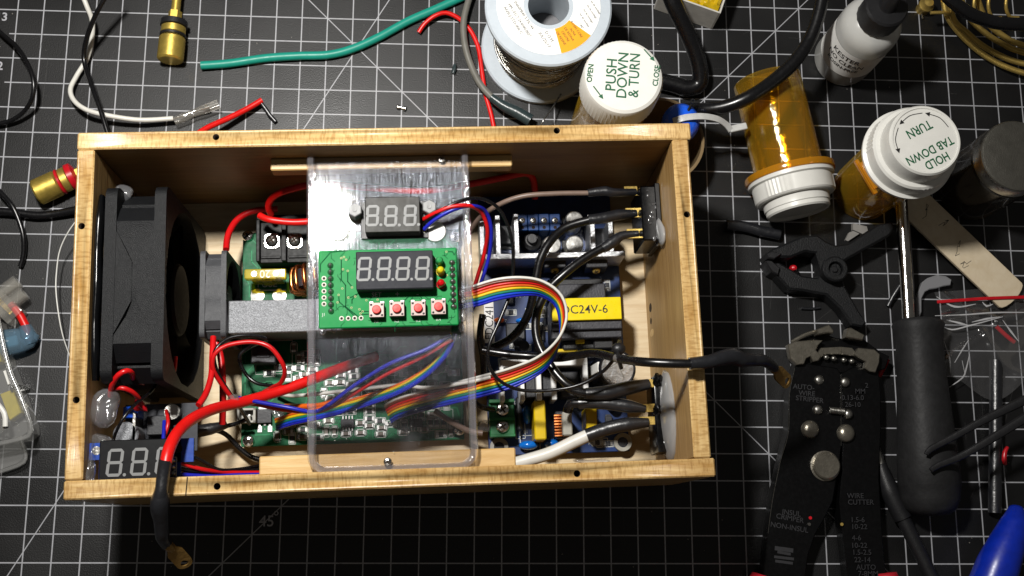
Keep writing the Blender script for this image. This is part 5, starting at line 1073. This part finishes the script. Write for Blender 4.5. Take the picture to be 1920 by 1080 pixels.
# thick black cables
wire('black_cable', 'thick black cable dropping past the white card box and bending towards the bulb', [(1245, -40, 30), (1262, 5, 26), (1283, 50, 20), (1303, 95, 14), (1313, 135, 9), (1310, 158, 6), (1290, 166, 5), (1262, 158, 5), (1225, 150, 5)], 8.4, m_rub, n=14)
wire('black_cable', 'thick black cable crossing over the lying amber bottle', [(1545, -40, 46), (1538, 15, 44), (1520, 70, 42), (1490, 115, 41), (1450, 152, 40), (1405, 182, 40), (1360, 200, 36), (1315, 206, 30), (1285, 206, 20)], 6.6, m_rub, n=14)
wire('black_cable', 'thick black cable sagging across the brass soldering stand', [(1748, -40, 50), (1778, -5, 48), (1812, 22, 46), (1850, 38, 44), (1890, 45, 44), (1960, 46, 44)], 6.4, m_rub, n=14)
# brass soldering iron stand
st = thing('soldering_stand', 'brass wire soldering iron stand with nested coils in the far corner', 'soldering stand', Q(1900, 40, 0))
ARC = ([(1768, -10, 12), (1773, 22, 9), (1785, 45, 7), (1808, 72, 5), (1838, 98, 4), (1872, 119, 4), (1910, 134, 5), (1965, 148, 7)], [(1780, -10, 16), (1788, 36, 12), (1812, 60, 10), (1840, 84, 9), (1875, 104, 9), (1910, 117, 10), (1965, 128, 12)],
       [(1800, -10, 22), (1815, 30, 18), (1850, 64, 15), (1880, 82, 14), (1905, 94, 14), (1965, 110, 16)], [(1830, -10, 28), (1850, 40, 22), (1885, 70, 19), (1910, 82, 19), (1965, 97, 20)])
for i, (r, z) in enumerate(((68, 5), (61, 9), (53, 13), (46, 17))):
    k = MB(); k.tube(pts(ARC[i]), 1.5, 10); part('coil_turn', k, m_brass, st, ang=80)
for i, px in enumerate((1826, 1853, 1886)):
    k = MB(); k.tube(pts([(px+4, -20, 34), (px, 6, 32), (px+2, 22, 30), (px+9, 32, 28), (px+24, 33, 28)]), .9, 8); part('hoop', k, m_brass, st, ang=80)
k = MB(); k.tube(pts([(1745, 24, 14), (1772, 24, 14), (1786, 30, 12)]), .9, 8); part('rod', k, m_brass, st, ang=80)
k = MB(T := Matrix.Translation(Q(1729, 18, 0))); k.lathe([(3.4, 0), (3.4, 3), (3.9, 4), (3.9, 6), (3.0, 7), (2.4, 9), (0, 9.4)], 24); part('terminal_nut', k, m_brass, st)
k = MB(); k.tube(pts([(1728, 26, 2), (1730, 35, 1.5)]), .5, 6); part('pin', k, m_steel, st)
# jar with dark lid
c = Q(1908, 292, 50); c = Vector((c.x, c.y, 0)); T = Matrix.Translation(c)
jr = thing('smoked_jar', 'dark smoked jar with a grey textured lid at the edge of the mat', 'jar', c)
part('body', MB(T).shell([(0, .3), (16, .3), (17.6, 1.6), (17.6, 40), (14.5, 44), (14.5, 45)], 44), m_jar, jr)
part('lid', MB(T).lathe([(16.8, 41), (17.4, 41.8), (17.4, 48.6), (16.9, 49.5)], 44), m_lidr, jr); part('lid_top', MB(T).lathe([(17, 49.4), (16.6, 50), (15.8, 50.2), (0, 50.0)], 44), m_lid, jr)

# ================================================================== wires and small things behind the box and at its side
wire('black_wire', 'black wire curling in a loop beside the printed number twelve', [(-30, 30, 4), (2, 62, 5), (27, 83, 8), (48, 112, 12), (62, 148, 14), (61, 182, 12), (44, 210, 7), (15, 228, 4), (-30, 236, 3)], 2.2, m_rub)
wire('white_wire', 'white wire with a clear push-on connector lying by the back of the box', [(150, -20, 16), (163, 12, 14), (173, 40, 10), (172, 75, 6), (163, 110, 4), (144, 142, 4), (132, 168, 6), (140, 190, 8), (165, 207, 9), (210, 218, 8), (265, 225, 6), (325, 222, 5)], 2.4, m_white,
    [('terminal', [(325, 222, 5), (345, 216, 5), (370, 207, 5), (392, 200, 5)], [1.2, 1.8, 1.4, 2.4], m_chrome), ('sleeve', [(327, 227, 5), (350, 218, 5), (362, 213, 5), (380, 206, 5), (410, 195, 5)], [4.2, 4.6, 3.6, 4.8, 5.0], m_caseb)])
wire('black_wire', 'glossy black wire running down across the white wire to the box', [(215, -30, 30), (190, 8, 26), (172, 45, 20), (160, 82, 13), (158, 115, 9), (170, 155, 11), (188, 205, 14), (202, 250, 14)], 2.3, m_rub)
bp = thing('binding_post', 'gold knurled binding post with black rings standing by the teal wire', 'binding post', Q(322, 90, 7))
def post(o, p0, p1, ring, tip):
    a = Q(*p0); b = Q(*p1); d = b-a; L_ = d.length; T = axis(a, d)
    n = 44; k = MB(T); vs = []; fs = []
    zs = [i*L_*.60/14 for i in range(15)]
    for i, z in enumerate(zs):
        for j in range(n):
            r = 6.1+(.26 if (i+j) % 2 else -.22); ed = .8 if i in (0, 14) else 0; an = 2*math.pi*j/n; vs.append(((r-ed)*math.cos(an), (r-ed)*math.sin(an), z))
    for i in range(14):
        for j in range(n): fs.append((i*n+j, i*n+(j+1) % n, (i+1)*n+(j+1) % n, (i+1)*n+j))
    fs += [tuple(reversed(range(n))), tuple(14*n+j for j in range(n))]
    k.add(vs, fs); part('knurled_nut', k, m_gold, o, ang=20)
    k = MB(T); k.lathe([(5.2, L_*.59), (6.3, L_*.61), (6.3, L_*.66), (5.2, L_*.68)], 36); part('ring', k, ring, o)
    k = MB(T); k.lathe([(5.0, L_*.66), (5.9, L_*.69), (5.9, L_*.84), (5.2, L_*.86)], 36); part('knurled_collar', k, m_gold, o)
    k = MB(T); k.lathe([(5.2, L_*.85), (6.6, L_*.87), (6.4, L_), (3.4, L_+1.2), (3.4, L_+1.2)], 36); part('insulator', k, ring, o)
    k = MB(T); k.prism([(3.3*math.cos(math.radians(60*i)), 3.3*math.sin(math.radians(60*i))) for i in range(6)], L_+1, L_+5); k.cyl((0, 0, L_+4), 2.2, tip, 18); part('stud', k, m_gold, o)
post(bp, (319, 114, 7.0), (327, 40, 7.0), m_black, 26)
br = thing('binding_post', 'gold knurled binding post with red rings poking out beside the box', 'binding post', Q(100, 350, 7))
post(br, (67, 362, 7.0), (140, 329, 7.0), m_redp, 6)
wire('teal_wire', 'teal wire lying diagonally across the mat', [(377, 123, 2.2), (430, 119, 2.2), (500, 109, 2.2), (560, 105, 2.2), (615, 103, 2.2), (660, 92, 2.2), (710, 70, 2.2), (765, 40, 2.2), (815, 18, 2.2), (855, 0, 2.2), (900, -20, 2.2)], 4.3, m_teal)
wire('red_wire', 'red wire with a black tip poking from behind the box', [(372, 250, 12), (392, 238, 10), (430, 221, 7), (462, 205, 5), (491, 188, 4)], 2.9, m_red, [('black_tip', [(487, 190, 4), (498, 204, 3), (506, 216, 2.4), (517, 228, 2)], [1.6, 2.0, 2.2, 2.0], m_shrink)])
wire('red_wire', 'short curved red wire ending beside the teal wire and going under the grey cable', [(785, 61, 2), (796, 45, 3), (815, 30, 4), (836, 24, 4), (858, 33, 3), (872, 46, 2), (884, 60, 2), (897, 90, 2), (903, 130, 2), (910, 175, 2), (921, 215, 2), (930, 260, 2)], 2.3, m_red)
wire('grey_cable', 'grey cable with a dark grey sleeve curving round the solder spool', [(890, -30, 5), (876, 10, 5), (869, 45, 5), (872, 85, 5), (884, 125, 5), (902, 160, 6), (925, 185, 7)], 3.4, m_grey, [('heat_shrink', [(921, 182, 7), (945, 199, 7), (968, 210, 7), (995, 226, 7)], [4.0, 5.4, 6.0, 6.4], m_gshrink)])
wire('wire_offcut', 'tiny dark offcut of sleeve lying on the mat', [(853, 121, 1.2), (852, 130, 1.2), (849, 138, 1.2)], [1.6, 2.4, 1.8], m_gshrink, cat='offcut')
k = MB(axis(Q(744, 200, 1.2), Q(762, 204, 1.2)-Q(744, 200, 1.2))); k.lathe([(.9, 0), (1.2, .3), (1.2, 1.4), (.7, 1.7), (.7, 2.9), (1.2, 3.2), (1.2, 4.4), (.9, 4.7)], 16); solo('glass_fuse', k, m_chrome, 'tiny shiny metal ferrule lying on the mat', 'ferrule')
wire('black_cable', 'black cable running from the mat edge under the box wall', [(-30, 395, 3), (20, 398, 3), (70, 404, 3), (110, 400, 3), (150, 392, 4)], 4.0, m_rub)
wire('black_wire', 'black wire bending down beside the red binding post', [(-30, 330, 6), (0, 360, 6), (22, 385, 7), (36, 415, 6), (44, 445, 5), (44, 478, 3), (38, 500, 2)], 2.4, m_rub)
wire('lead_wire', 'thin bare wire bowing out beside the box wall', [(150, 405, 20), (128, 435, 16), (112, 470, 12), (106, 510, 10), (105, 545, 10), (110, 590, 10), (118, 630, 8), (130, 665, 4), (140, 690, 3)], .6, m_cap, n=8)
# clear terminal strip, red wire and sleeved fuse at the near edge
ts = thing('terminal_strip', 'clear plastic screw terminal strip with a red wire at the mat edge', 'terminal strip', Q(10, 560, 0))
for a, b in (((-30, 575), (34, 528)), ((-16, 595), (46, 549))):
    A = Q(*a, 6); Bq = Q(*b, 6); part('barrel', MB(axis(A, Bq-A)).shell([(2.6, 0), (3.6, 0), (3.6, (Bq-A).length), (2.4, (Bq-A).length), (2.4, 2)], 20), m_caseb, ts)
A = Q(-10, 555, 5); Bq = Q(34, 598, 5); F = frame(A, Bq-A, None, (0, 0, 1)); part('body', MB(F).box(((Bq-A).length/2, 0, 0), ((Bq-A).length, 9, 8), 0, .7), m_caseb, ts)
part('contact_bar', MB(F).box(((Bq-A).length/2-2, 0, 0), ((Bq-A).length*.8, 2.4, 3), 0, .2), m_brass, ts)
wire('red_wire', 'thick red wire between the terminal strip and the blue sleeved fuse', [(20, 570, 6), (34, 586, 6), (44, 603, 6), (52, 622, 6), (55, 640, 6)], 3.8, m_red)
k = MB(); k.tube(pts([(-40, 646, 4), (0, 644, 5), (30, 640, 5), (52, 634, 5), (64, 622, 5)]), [6, 6.5, 6.2, 5.4, 3.2], 14, flat=.62); k.tube(pts([(47, 612, 5), (52, 630, 5), (58, 646, 4.5)]), [3.0, 4.2, 3.4], 12)
fh = thing('sleeved_fuse', 'fuse in a blue clear sleeve lying by the organizer case', 'fuse', Q(30, 640, 0)); part('sleeve', k, m_tubeb, fh, ang=80)
part('fuse_body', MB(frame(Q(10, 644, 5), Q(45, 636, 5)-Q(10, 644, 5), None, (0, 0, 1))).box((0, 0, 0), (12, 5, 3), 0, .5), M('pale_blue_fuse', '#8fb0b8', .4), fh)
part('fuse_contact', MB().tube(pts([(46, 622, 5), (54, 640, 5), (58, 646, 5)]), 1.2, 8), m_steel, fh)
# organizer case corner
oc = thing('organizer_case', 'translucent organizer case corner with yellow bits inside at the mat edge', 'organizer case', Q(10, 760, 0))
def poly(l, z): return [(lambda q: (q.x, q.y))(Q(a, b, z)) for a, b in l]
part('tray', MB().prism(poly([(-60, 600), (-4, 600), (16, 684), (37, 740), (58, 795), (59, 812), (44, 824), (-60, 838)], 12), 1, 15, bev=.9), m_case, oc)
part('tray_rim', MB().tube(pts([(-6, 590, 16), (15, 684, 16), (37, 740, 16), (57, 795, 16), (56, 812, 16), (42, 822, 16), (-40, 840, 16)]), 1.1, 8), m_case, oc, ang=80)
part('foam_piece', MB().prism(poly([(4, 740), (28, 731), (44, 775), (22, 790)], 5), 2, 8, bev=.5), m_orgy, oc); part('foam_piece', MB().prism(poly([(-30, 610), (-4, 628), (8, 680), (-30, 690)], 5), 2, 9, bev=.5), m_orgy, oc)
part('lid', MB().prism(poly([(-60, 835), (38, 818), (50, 850), (48, 862), (36, 872), (-60, 905)], 3), .4, 5, bev=.8), m_case, oc); part('lid_edge', MB().tube(pts([(-40, 897, 4.5), (34, 873, 4.5), (48, 860, 4.5), (46, 845, 4.5), (38, 822, 4.5)]), .9, 8), m_case, oc, ang=80)
part('divider', MB().prism(poly([(22, 724), (36, 718), (37, 721), (23, 727)], 15), 2, 15.6), m_case, oc); part('hinge', MB().tube(pts([(-10, 752, 16), (8, 775, 16), (10, 800, 16)]), 1.2, 8), m_cap, oc)
part('latch', MB().prism(poly([(6, 696), (11, 694), (19, 720), (15, 722)], 15.8), 15, 16.2, bev=.2), m_cap, oc)
for i, (px, py) in enumerate(((-4, 798), (3, 806), (-6, 815), (2, 790))): part('metal_bit', MB(Matrix.Translation(Q(px, py, 10))).box((0, 0, 0), (3, 2, 2), 0, .3, .7*i), m_chrome, oc)
k = MB(); F = frame(Q(46, 755, .2), Q(54, 764, .2)-Q(46, 755, .2), None, (0, 0, 1)); k.T = F; k.shell([(.7, -3), (1.3, -3), (1.2, -1), (.9, -.4), (1.0, .2)], 12, 0, Matrix.Translation((0, 0, 1.4)) @ Matrix.Rotation(math.radians(90), 4, 'Y')); k.box((2.0, 0, 1), (2.4, 2.6, .4), 0, .1); k.box((2.4, 1, 1.6), (2, .4, 1.6), 0, .1)
solo('crimp_terminal', k, m_chrome, 'shiny crimp terminal lying beside the organizer case', 'terminal')

# ================================================================== tools on the far side
# screwdriver
a = Q(1690, 372, 13); b = Q(1704, 606, 13); sd = thing('screwdriver', 'screwdriver with a steel shaft and a worn dark grey rubber handle', 'screwdriver', b)
part('shaft', MB(axis(a, b-a)).cyl((0, 0, -3), 3.0, (b-a).length+12, 24), m_chrome, sd)
p0 = Q(1720, 600, 13); p1 = Q(1746, 968, 13); L_ = (p1-p0).length; T = axis(p0, p1-p0)
def tri(i, kk): an = 2*math.pi*i/60; return 1+.035*math.cos(3*an)
part('handle', MB(T).lathe([(9, 0), (11.4, .8), (12.2, 2.5), (11.2, 6), (10.8, 12), (11.2, 26), (12.4, 44), (13.6, 62), (14.2, 78), (14.0, L_-14), (13.2, L_-8), (11.4, L_-3.5), (8.5, L_-.9), (0, L_)], 60, 0, None, tri), m_hand, sd, ang=60)
# craft stick
A = Q(1716, 372, 12); Bq = Q(1885, 556, 3); F = frame((A+Bq)/2, Bq-A, None, (0, 0, 1)); L_ = (Bq-A).length; hw = 8.7; pl_ = [(-L_/2-12, -hw)]
for i in range(9): t = math.radians(-90+180*i/8); pl_.append((L_/2+3.0*math.cos(t), hw*math.sin(t)*1.0))
pl_.append((-L_/2-12, hw))
cs = thing('craft_stick', 'wide wooden craft stick with faint pencil notes slipping under the plastic bag', 'craft stick', A); part('stick', MB(F).prism(pl_, -.8, .8, bev=.25), m_stick, cs)
random.seed(9); k = MB(F)
for cx, cy, n_ in ((-25, 2.5, 9), (-15, 0, 8), (-2, 0, 7), (8, -1.5, 8)):
    x, y = cx, cy
    for i in range(n_):
        x2 = x+random.uniform(-1.2, 2.2); y2 = y+random.uniform(-3, 3); y2 = max(-7, min(7, y2)); k.strip([(x, y), (x2, y2)], .22, .81, .03); x, y = x2, y2
part('pencil_mark', k, m_inkd, cs)
# spring clamp
cl = thing('spring_clamp', 'black plastic spring clamp lying open under the amber bottle', 'clamp', Q(1555, 510, 0))
up = [(1434, 478), (1444, 470), (1500, 446), (1528, 444), (1545, 456), (1562, 463), (1585, 460), (1640, 424), (1668, 420), (1672, 432), (1662, 446), (1604, 478), (1576, 494), (1560, 520), (1538, 520), (1532, 500), (1526, 478), (1505, 475), (1478, 486), (1460, 486), (1450, 484)]
lo_ = [(1434, 492), (1446, 489), (1466, 500), (1500, 520), (1528, 524), (1545, 495), (1570, 505), (1580, 540), (1605, 585), (1620, 608), (1612, 616), (1592, 612), (1570, 580), (1545, 556), (1500, 548), (1475, 545), (1452, 520)]
part('upper_jaw', MB().prism(poly(up, 10), 4, 14, bev=1.0), m_clamp, cl); part('lower_jaw', MB().prism(poly(lo_, 6), 1, 10, bev=1.0), m_clamp, cl)
k = MB(T := Matrix.Translation(Q(1556, 511, 8))); k.shell([(3.2, 0), (6.0, 0), (6.2, 8), (5.4, 8.8), (3.6, 8.8), (3.2, 7.6)], 30); k.cyl((0, 0, 0), 3.2, 6.4, 20); part('pivot', k, m_clamp, cl); part('pivot_pin', MB(T).cyl((0, 0, 6.3), 1.6, 1.2, 16, bev=.4), m_black, cl)
part('jaw_pad', MB().prism(poly([(1434, 490), (1444, 487), (1462, 503), (1458, 516), (1446, 510)], 11), 1, 12, bev=.6), m_black, cl); part('jaw_pad', MB().prism(poly([(1436, 476), (1448, 470), (1466, 476), (1452, 486), (1440, 484)], 15), 3, 15.2, bev=.6), m_black, cl)
k = MB(Matrix.Translation(Q(1485, 505, 3))); k.lathe([(1.6, 0), (1.9, 2), (1.2, 4), (0, 4.6)], 14); solo('red_tip', k, m_redp, 'small red plastic tip in the open jaw of the spring clamp', 'tip')
wire('sleeve_offcut', 'black sleeve offcut lying under the cap of the amber bottle', [(1362, 422, 3), (1395, 425, 3), (1430, 434, 3), (1462, 440, 3)], 5.6, m_shrink, cat='offcut')
wire('sleeve_offcut', 'thin black sleeve offcut below the spring clamp', [(1502, 578, 1), (1520, 579, 1), (1538, 577, 1)], 1.3, m_shrink, cat='offcut')
wire('sleeve_offcut', 'black sleeve offcut leaning by the screwdriver shaft', [(1665, 574, 2), (1675, 555, 3), (1688, 535, 5)], 2.2, m_shrink, cat='offcut')
k = MB(); k.prism(poly([(1585, 450), (1592, 436), (1606, 430), (1613, 437), (1590, 452)], 8), 6, 8); k.prism(poly([(1600, 418), (1626, 424), (1628, 432), (1618, 438), (1600, 430)], 10), 7, 9.5)
solo('plastic_shard', k, M('shard_white', '#8d8a86', .4), 'crumpled whitish plastic shard on the spring clamp arm', 'shard')
k = MB(); ou = [(1728, 530), (1738, 522), (1755, 516), (1772, 518), (1783, 525), (1781, 535), (1768, 537), (1755, 541), (1742, 543), (1733, 548), (1727, 560), (1727, 585), (1723, 596), (1716, 596), (1716, 560)]
k.prism(poly(ou, 3), 1.5, 4, bev=.4); solo('plastic_scrap', k, m_scrap, 'torn greyish plastic scrap beside the screwdriver shaft', 'scrap')
# poly bag
bag = thing('poly_bag', 'small clear zip bag with a red stripe lying over the craft stick', 'plastic bag', Q(1840, 620, 0)); random.seed(21)
ol = [(1752, 590), (1757, 548), (1800, 540), (1860, 532), (1960, 530), (1960, 700), (1900, 716), (1850, 724), (1800, 712), (1778, 726), (1768, 700), (1770, 660), (1762, 620)]
n = 44; m_ = 34; vs = []; fs = []
for i in range(n+1):
    for j in range(m_+1):
        u = i/n; v = j/m_; xl = 1752+14*v+10*math.sin(v*5); px = xl+u*(1965-xl); py = 548-u*16+v*(185-26*math.sin(u*7+v)); z = 5+2.4*math.sin(u*6+v*4)*math.sin(v*5+u*3)+random.uniform(-.12, .12)+2.6*max(0, 1-abs(v-.28)/.07)+1.8*max(0, 1-abs(u*1.1+v-.9)/.06)+1.6*max(0, 1-abs(u-v*.8-.05)/.05)
        q = Q(px, py, max(1.5, z)); vs.append(tuple(q))
fs = [(i*(m_+1)+j, (i+1)*(m_+1)+j, (i+1)*(m_+1)+j+1, i*(m_+1)+j+1) for i in range(n) for j in range(m_)]
part('film', MB().add(vs, fs), m_bag, bag, ang=50)
part('red_stripe', MB().tube(pts([(1757, 566, 8), (1800, 563, 9), (1860, 559, 9), (1960, 556, 9)]), .8, 8, flat=.4), m_redp, bag)
for l in ([(1753, 592, 8), (1810, 590, 9), (1870, 586, 9), (1960, 586, 9)], [(1762, 610, 7), (1785, 618, 8), (1820, 610, 9), (1880, 594, 9)], [(1790, 680, 6), (1805, 655, 6), (1816, 638, 7)], [(1780, 726, 5), (1805, 708, 6), (1812, 690, 7), (1818, 664, 7)], [(1804, 676, 6), (1810, 704, 6)]):
    part('lit_crease', MB().tube(pts(l), [.15]+[.36]*(len(l)-2)+[.15], 6, flat=.5), m_lit_crease, bag)  # pale strips on the folds, their bright shine painted in
wire('red_sleeve', 'thin red sleeve under the clear zip bag', [(1868, 612, 2), (1885, 628, 2), (1902, 642, 2)], 2.2, m_redp, cat='sleeve')
# black sleeve, tweezers, probe, blue handle
wire('black_sleeve', 'straight black sleeve lying upright in view near the mat edge', [(1867, 676, 4), (1867, 760, 4), (1866, 860, 4), (1865, 962, 4)], 6.2, m_shrink, cat='sleeve', n=14)
tw = thing('tweezers', 'thin black tweezers reaching in over the screwdriver handle', 'tweezers', Q(1920, 800, 30))
for l in ([(1737, 852, 30), (1745, 842, 30), (1790, 818, 31), (1850, 785, 33), (1960, 732, 36)], [(1745, 882, 30), (1760, 872, 30), (1800, 856, 31), (1850, 828, 33), (1960, 760, 36)]):
    part('prong', MB().tube(pts(l), [1.2, 1.5, 1.6, 1.9, 2.4], 8, flat=.6), m_black, tw)
pr = thing('probe', 'slim black probe with a pointed tip lying beside the wire stripper', 'probe', Q(1690, 960, 0))
a = Q(1640, 818, 6); b = Q(1650, 870, 6); e = Q(1693, 972, 6); g = Q(1775, 1140, 6)
part('tip', MB().tube([a, Q(1644, 840, 6), b], [.4, 1.6, 2.4], 14, step=2), m_steel, pr); part('grip', MB().tube([b, Q(1668, 920, 6), e], [2.8, 4.4, 4.2], 16), m_black, pr); part('rear_grip', MB().tube([e, g], [3.4, 3.0], 16), m_black, pr)
wire('red_loop', 'small red plastic loop end hanging near the tweezers', [(1889, 838, 8), (1884, 848, 8), (1883, 862, 8), (1885, 872, 8)], [1.6, 2.2, 2.4, 1.6], m_redp, cat='loop')
for l in ([(1822, 604, 9), (1850, 598, 9.5), (1876, 594, 9)], [(1842, 566, 9), (1850, 574, 9), (1862, 570, 9)], [(1775, 600, 8), (1800, 606, 9), (1822, 612, 8.5)], [(1880, 600, 9), (1896, 622, 8), (1910, 640, 8)], [(1756, 556, 7), (1790, 575, 8), (1830, 570, 8.5)], [(1770, 640, 6), (1780, 672, 6), (1782, 700, 5)]):
    part('lit_crease', MB().tube(pts(l), [.12, .55, .12], 6, flat=.4), m_lit_crease, bag)  # wider white strips painted as highlights along the folds
k = MB(); k.tube(pts([(1905, 952, 12), (1902, 980, 14), (1888, 1020, 15), (1872, 1060, 15), (1850, 1120, 14)]), [3.2, 6.2, 8.2, 9.6, 10.2], 20); solo('hand_tool', k, m_blueh, 'glossy blue tool handle at the near corner of the mat', 'tool handle', ang=80)
# wire stripper
ws = thing('wire_stripper', 'black automatic wire stripper and crimper with steel jaws', 'wire stripper', Q(1560, 870, 0))
TZ = 12
lb_ = [(1490, 690), (1494, 678), (1532, 684), (1570, 690), (1577, 700), (1577, 838), (1572, 880), (1562, 940), (1545, 975), (1530, 1000), (1516, 1040), (1506, 1110), (1428, 1110), (1440, 1000), (1448, 940), (1462, 870), (1478, 810), (1480, 740)]
rb_ = [(1577, 700), (1600, 688), (1646, 690), (1652, 740), (1652, 800), (1650, 850), (1648, 900), (1652, 960), (1656, 1020), (1664, 1110), (1592, 1110), (1584, 1030), (1578, 985), (1574, 940), (1579, 880), (1580, 838)]
part('crimping_arm', MB().prism(poly(lb_, TZ), 3, TZ, bev=.5), m_tool, ws); part('cutting_arm', MB().prism(poly(rb_, TZ-1), 2.2, TZ-.8, bev=.5), m_tool, ws)
part('edge_highlight', MB().tube(pts([(1490, 690, TZ-.2), (1480, 740, TZ-.2), (1478, 810, TZ-.2), (1462, 870, TZ-.2), (1448, 940, TZ-.2), (1440, 1000, TZ-.2)]), .16, 6), m_chrome, ws); part('edge_highlight', MB().tube(pts([(1577, 702, TZ-.1), (1577, 770, TZ-.1), (1577, 836, TZ-.1)]), .13, 6), m_chrome, ws)  # thin bright lines added as the highlight along the arm edges
part('head_plate', MB().prism(poly([(1482, 664), (1486, 642), (1540, 622), (1568, 634), (1620, 636), (1652, 660), (1668, 668), (1660, 692), (1640, 696), (1577, 700), (1500, 692)], 10), 3, 10, bev=.5), m_tool, ws)
part('jaw', MB().prism(poly([(1477, 646), (1490, 640), (1528, 637), (1543, 638), (1534, 648), (1530, 656), (1540, 668), (1535, 676), (1525, 678), (1520, 668), (1512, 672), (1508, 682), (1494, 684), (1482, 672)], 15), 11, 15, bev=.4), m_jaw, ws)
part('jaw', MB().prism(poly([(1601, 664), (1610, 652), (1640, 655), (1650, 664), (1649, 680), (1642, 698), (1630, 696), (1622, 690), (1624, 678), (1612, 672)], 15), 11, 15, bev=.4), m_jaw, ws)
for a in ([(1530, 618), (1555, 608), (1564, 620), (1562, 625), (1553, 624), (1534, 627)], [(1590, 615), (1596, 614), (1622, 628), (1618, 638), (1586, 632)]): part('gripper', MB().prism(poly(a, 18), 12, 18, bev=.6), m_jaw, ws)
part('blade_plate', MB().prism(poly([(1540, 652), (1577, 650), (1577, 664), (1545, 664), (1536, 676), (1532, 664)], 14), 11, 14, bev=.3), m_jaw, ws); part('blade_plate', MB().prism(poly([(1577.6, 650), (1598, 652), (1608, 664), (1606, 668), (1577.6, 664)], 14), 11, 14, bev=.3), m_jaw, ws)
me = MB().sph((0, 0, 0), (1.5, 1.3, 1.3), 0, 12, 8).mesh('crimp_tooth', [m_steel], ang=80)
for px, py in ((1549, 670), (1563, 672), (1582, 675), (1597, 677)): inst('crimp_tooth', me, ws, Matrix.Translation(Q(px, py, 13)))
part('top_link', MB().tube(pts([(1484, 642, 13), (1510, 628, 13), (1532, 621, 13)]), 1.0, 8), m_jaw, ws)
for px, py, r, h, m_ in ((1502, 654, 2.7, 2.0, m_jaw), (1625, 666, 2.7, 2.0, m_jaw), (1537, 712, 2.4, 2.2, m_steel), (1586, 716, 2.4, 2.2, m_steel), (1534, 768, 2.4, 2.8, m_steel), (1591, 776, 2.4, 2.8, m_steel), (1520, 805, 4.3, 3.4, m_jaw), (1587, 812, 4.3, 3.4, m_jaw)):
    q = Q(px, py, TZ+1); part('rivet', MB(Matrix.Translation((q.x, q.y, TZ-.8))).lathe([(r, 0), (r, h*.4), (r*.8, h*.8), (r*.4, h), (0, h)], 20), m_, ws, ang=60)
q = Q(1551, 873, TZ+3); part('pivot_bolt', MB(Matrix.Translation((q.x, q.y, TZ-.5))).lathe([(7.0, 0), (7.0, .8), (6.2, 1.0), (6.2, 3.4), (5.6, 4.0), (0, 3.9)], 36), m_jaw, ws)
a = Q(1556, 769, TZ+1.6); b = Q(1584, 772, TZ+1.6); k = MB(); d = b-a
k.tube([a+d*(i/96)+Vector((0, math.cos(i*2*math.pi/8)*1.35, math.sin(i*2*math.pi/8)*1.35)) for i in range(97)], .28, 5, step=99); part('spring', k, m_steel, ws, ang=80)
def wtxt(s_, px, py, sz, ang): text('tool_mark', s_, sz, Matrix.Translation(Q(px, py, TZ+.05)) @ Matrix.Rotation(math.radians(ang), 4, 'Z'), m_inkd, ws, ext=.02, bold=.02)
for s_, px, py, a_ in (('AUTO-', 1507, 726, -4), ('WIRE', 1513, 738, -4), ('STRIPPER', 1518, 749, -6), ('2', 1625, 723, 0), ('MM', 1613, 734, 0), ('0.13-6.0', 1599, 746, 0), ('26-10', 1599, 759, 0), ('WIRE', 1604, 930, 0), ('CUTTER', 1614, 942, 0), ('INSUL', 1484, 962, -8), ('CRIMPER', 1481, 972, -10), ('NON-INSUL', 1480, 989, -9),
        ('1.5-6', 1608, 975, 0), ('10-22', 1611, 988, 0), ('4-6', 1606, 1009, 0), ('10-22', 1611, 1023, 0), ('1.5-2.5', 1616, 1036, 0), ('22-14', 1617, 1050, 0), ('AUTO', 1624, 1064, 0), ('7-8MM', 1628, 1076, 0)): wtxt(s_, px, py, 3.3, a_)
k = MB(); 
for i, (w__, yy) in enumerate(((30, 1030), (22, 1037), (34, 1046), (30, 1054))): k.strip([(lambda q: (q.x, q.y))(Q(1470-w__/2, yy-2, TZ)), (lambda q: (q.x, q.y))(Q(1470+w__/2, yy+2, TZ))], 1.2 if i else 1.9, TZ+.02, .04)
part('emblem', k, m_inkd, ws)
k = MB(); k.tube(pts([(1660, 1074, 9), (1664, 1100, 9), (1670, 1140, 9)]), [5, 7.2, 8], 16); part('grip', k, m_pinkh, ws, ang=80); k = MB(); k.tube(pts([(1438, 1082, 9), (1430, 1110, 9), (1420, 1150, 9)]), [7, 9, 9.5], 16); part('grip', k, m_pinkh, ws, ang=80)
for px, py, m_ in ((1519, 971, m_redp), (1517, 983, m_chrome), (1578, 983, m_brass)): part('die_pin', MB(Matrix.Translation(Q(px, py, TZ))).cyl((0, 0, 0), .75, .5, 10), m_, ws)
wire('red_sleeve', 'short red sleeve piece tucked beside the stripper head', [(1648, 706, 4), (1654, 692, 5), (1663, 673, 6)], [2.4, 3.0, 3.2], m_redp, cat='sleeve')
# fine crumbs and snips scattered over the mat
random.seed(31); k = MB()
for i in range(90):
    q = Q(random.uniform(0, 1920), random.choice([random.uniform(0, 230), random.uniform(240, 1080), random.uniform(940, 1080)]), .1)
    d = BOXI @ q
    if -4 < d.x < 256 and -4 < d.y < 150: continue
    s_ = random.uniform(.15, .45); k.box((q.x, q.y, s_*.4), (s_*random.uniform(.6, 2.2), s_, s_*.7), 0, 0, random.uniform(0, 3))
solo('dust_crumbs', k, M('crumb_grey', '#77736c', .7), 'tiny grey crumbs and dust specks scattered over the mat', None, kind='stuff')
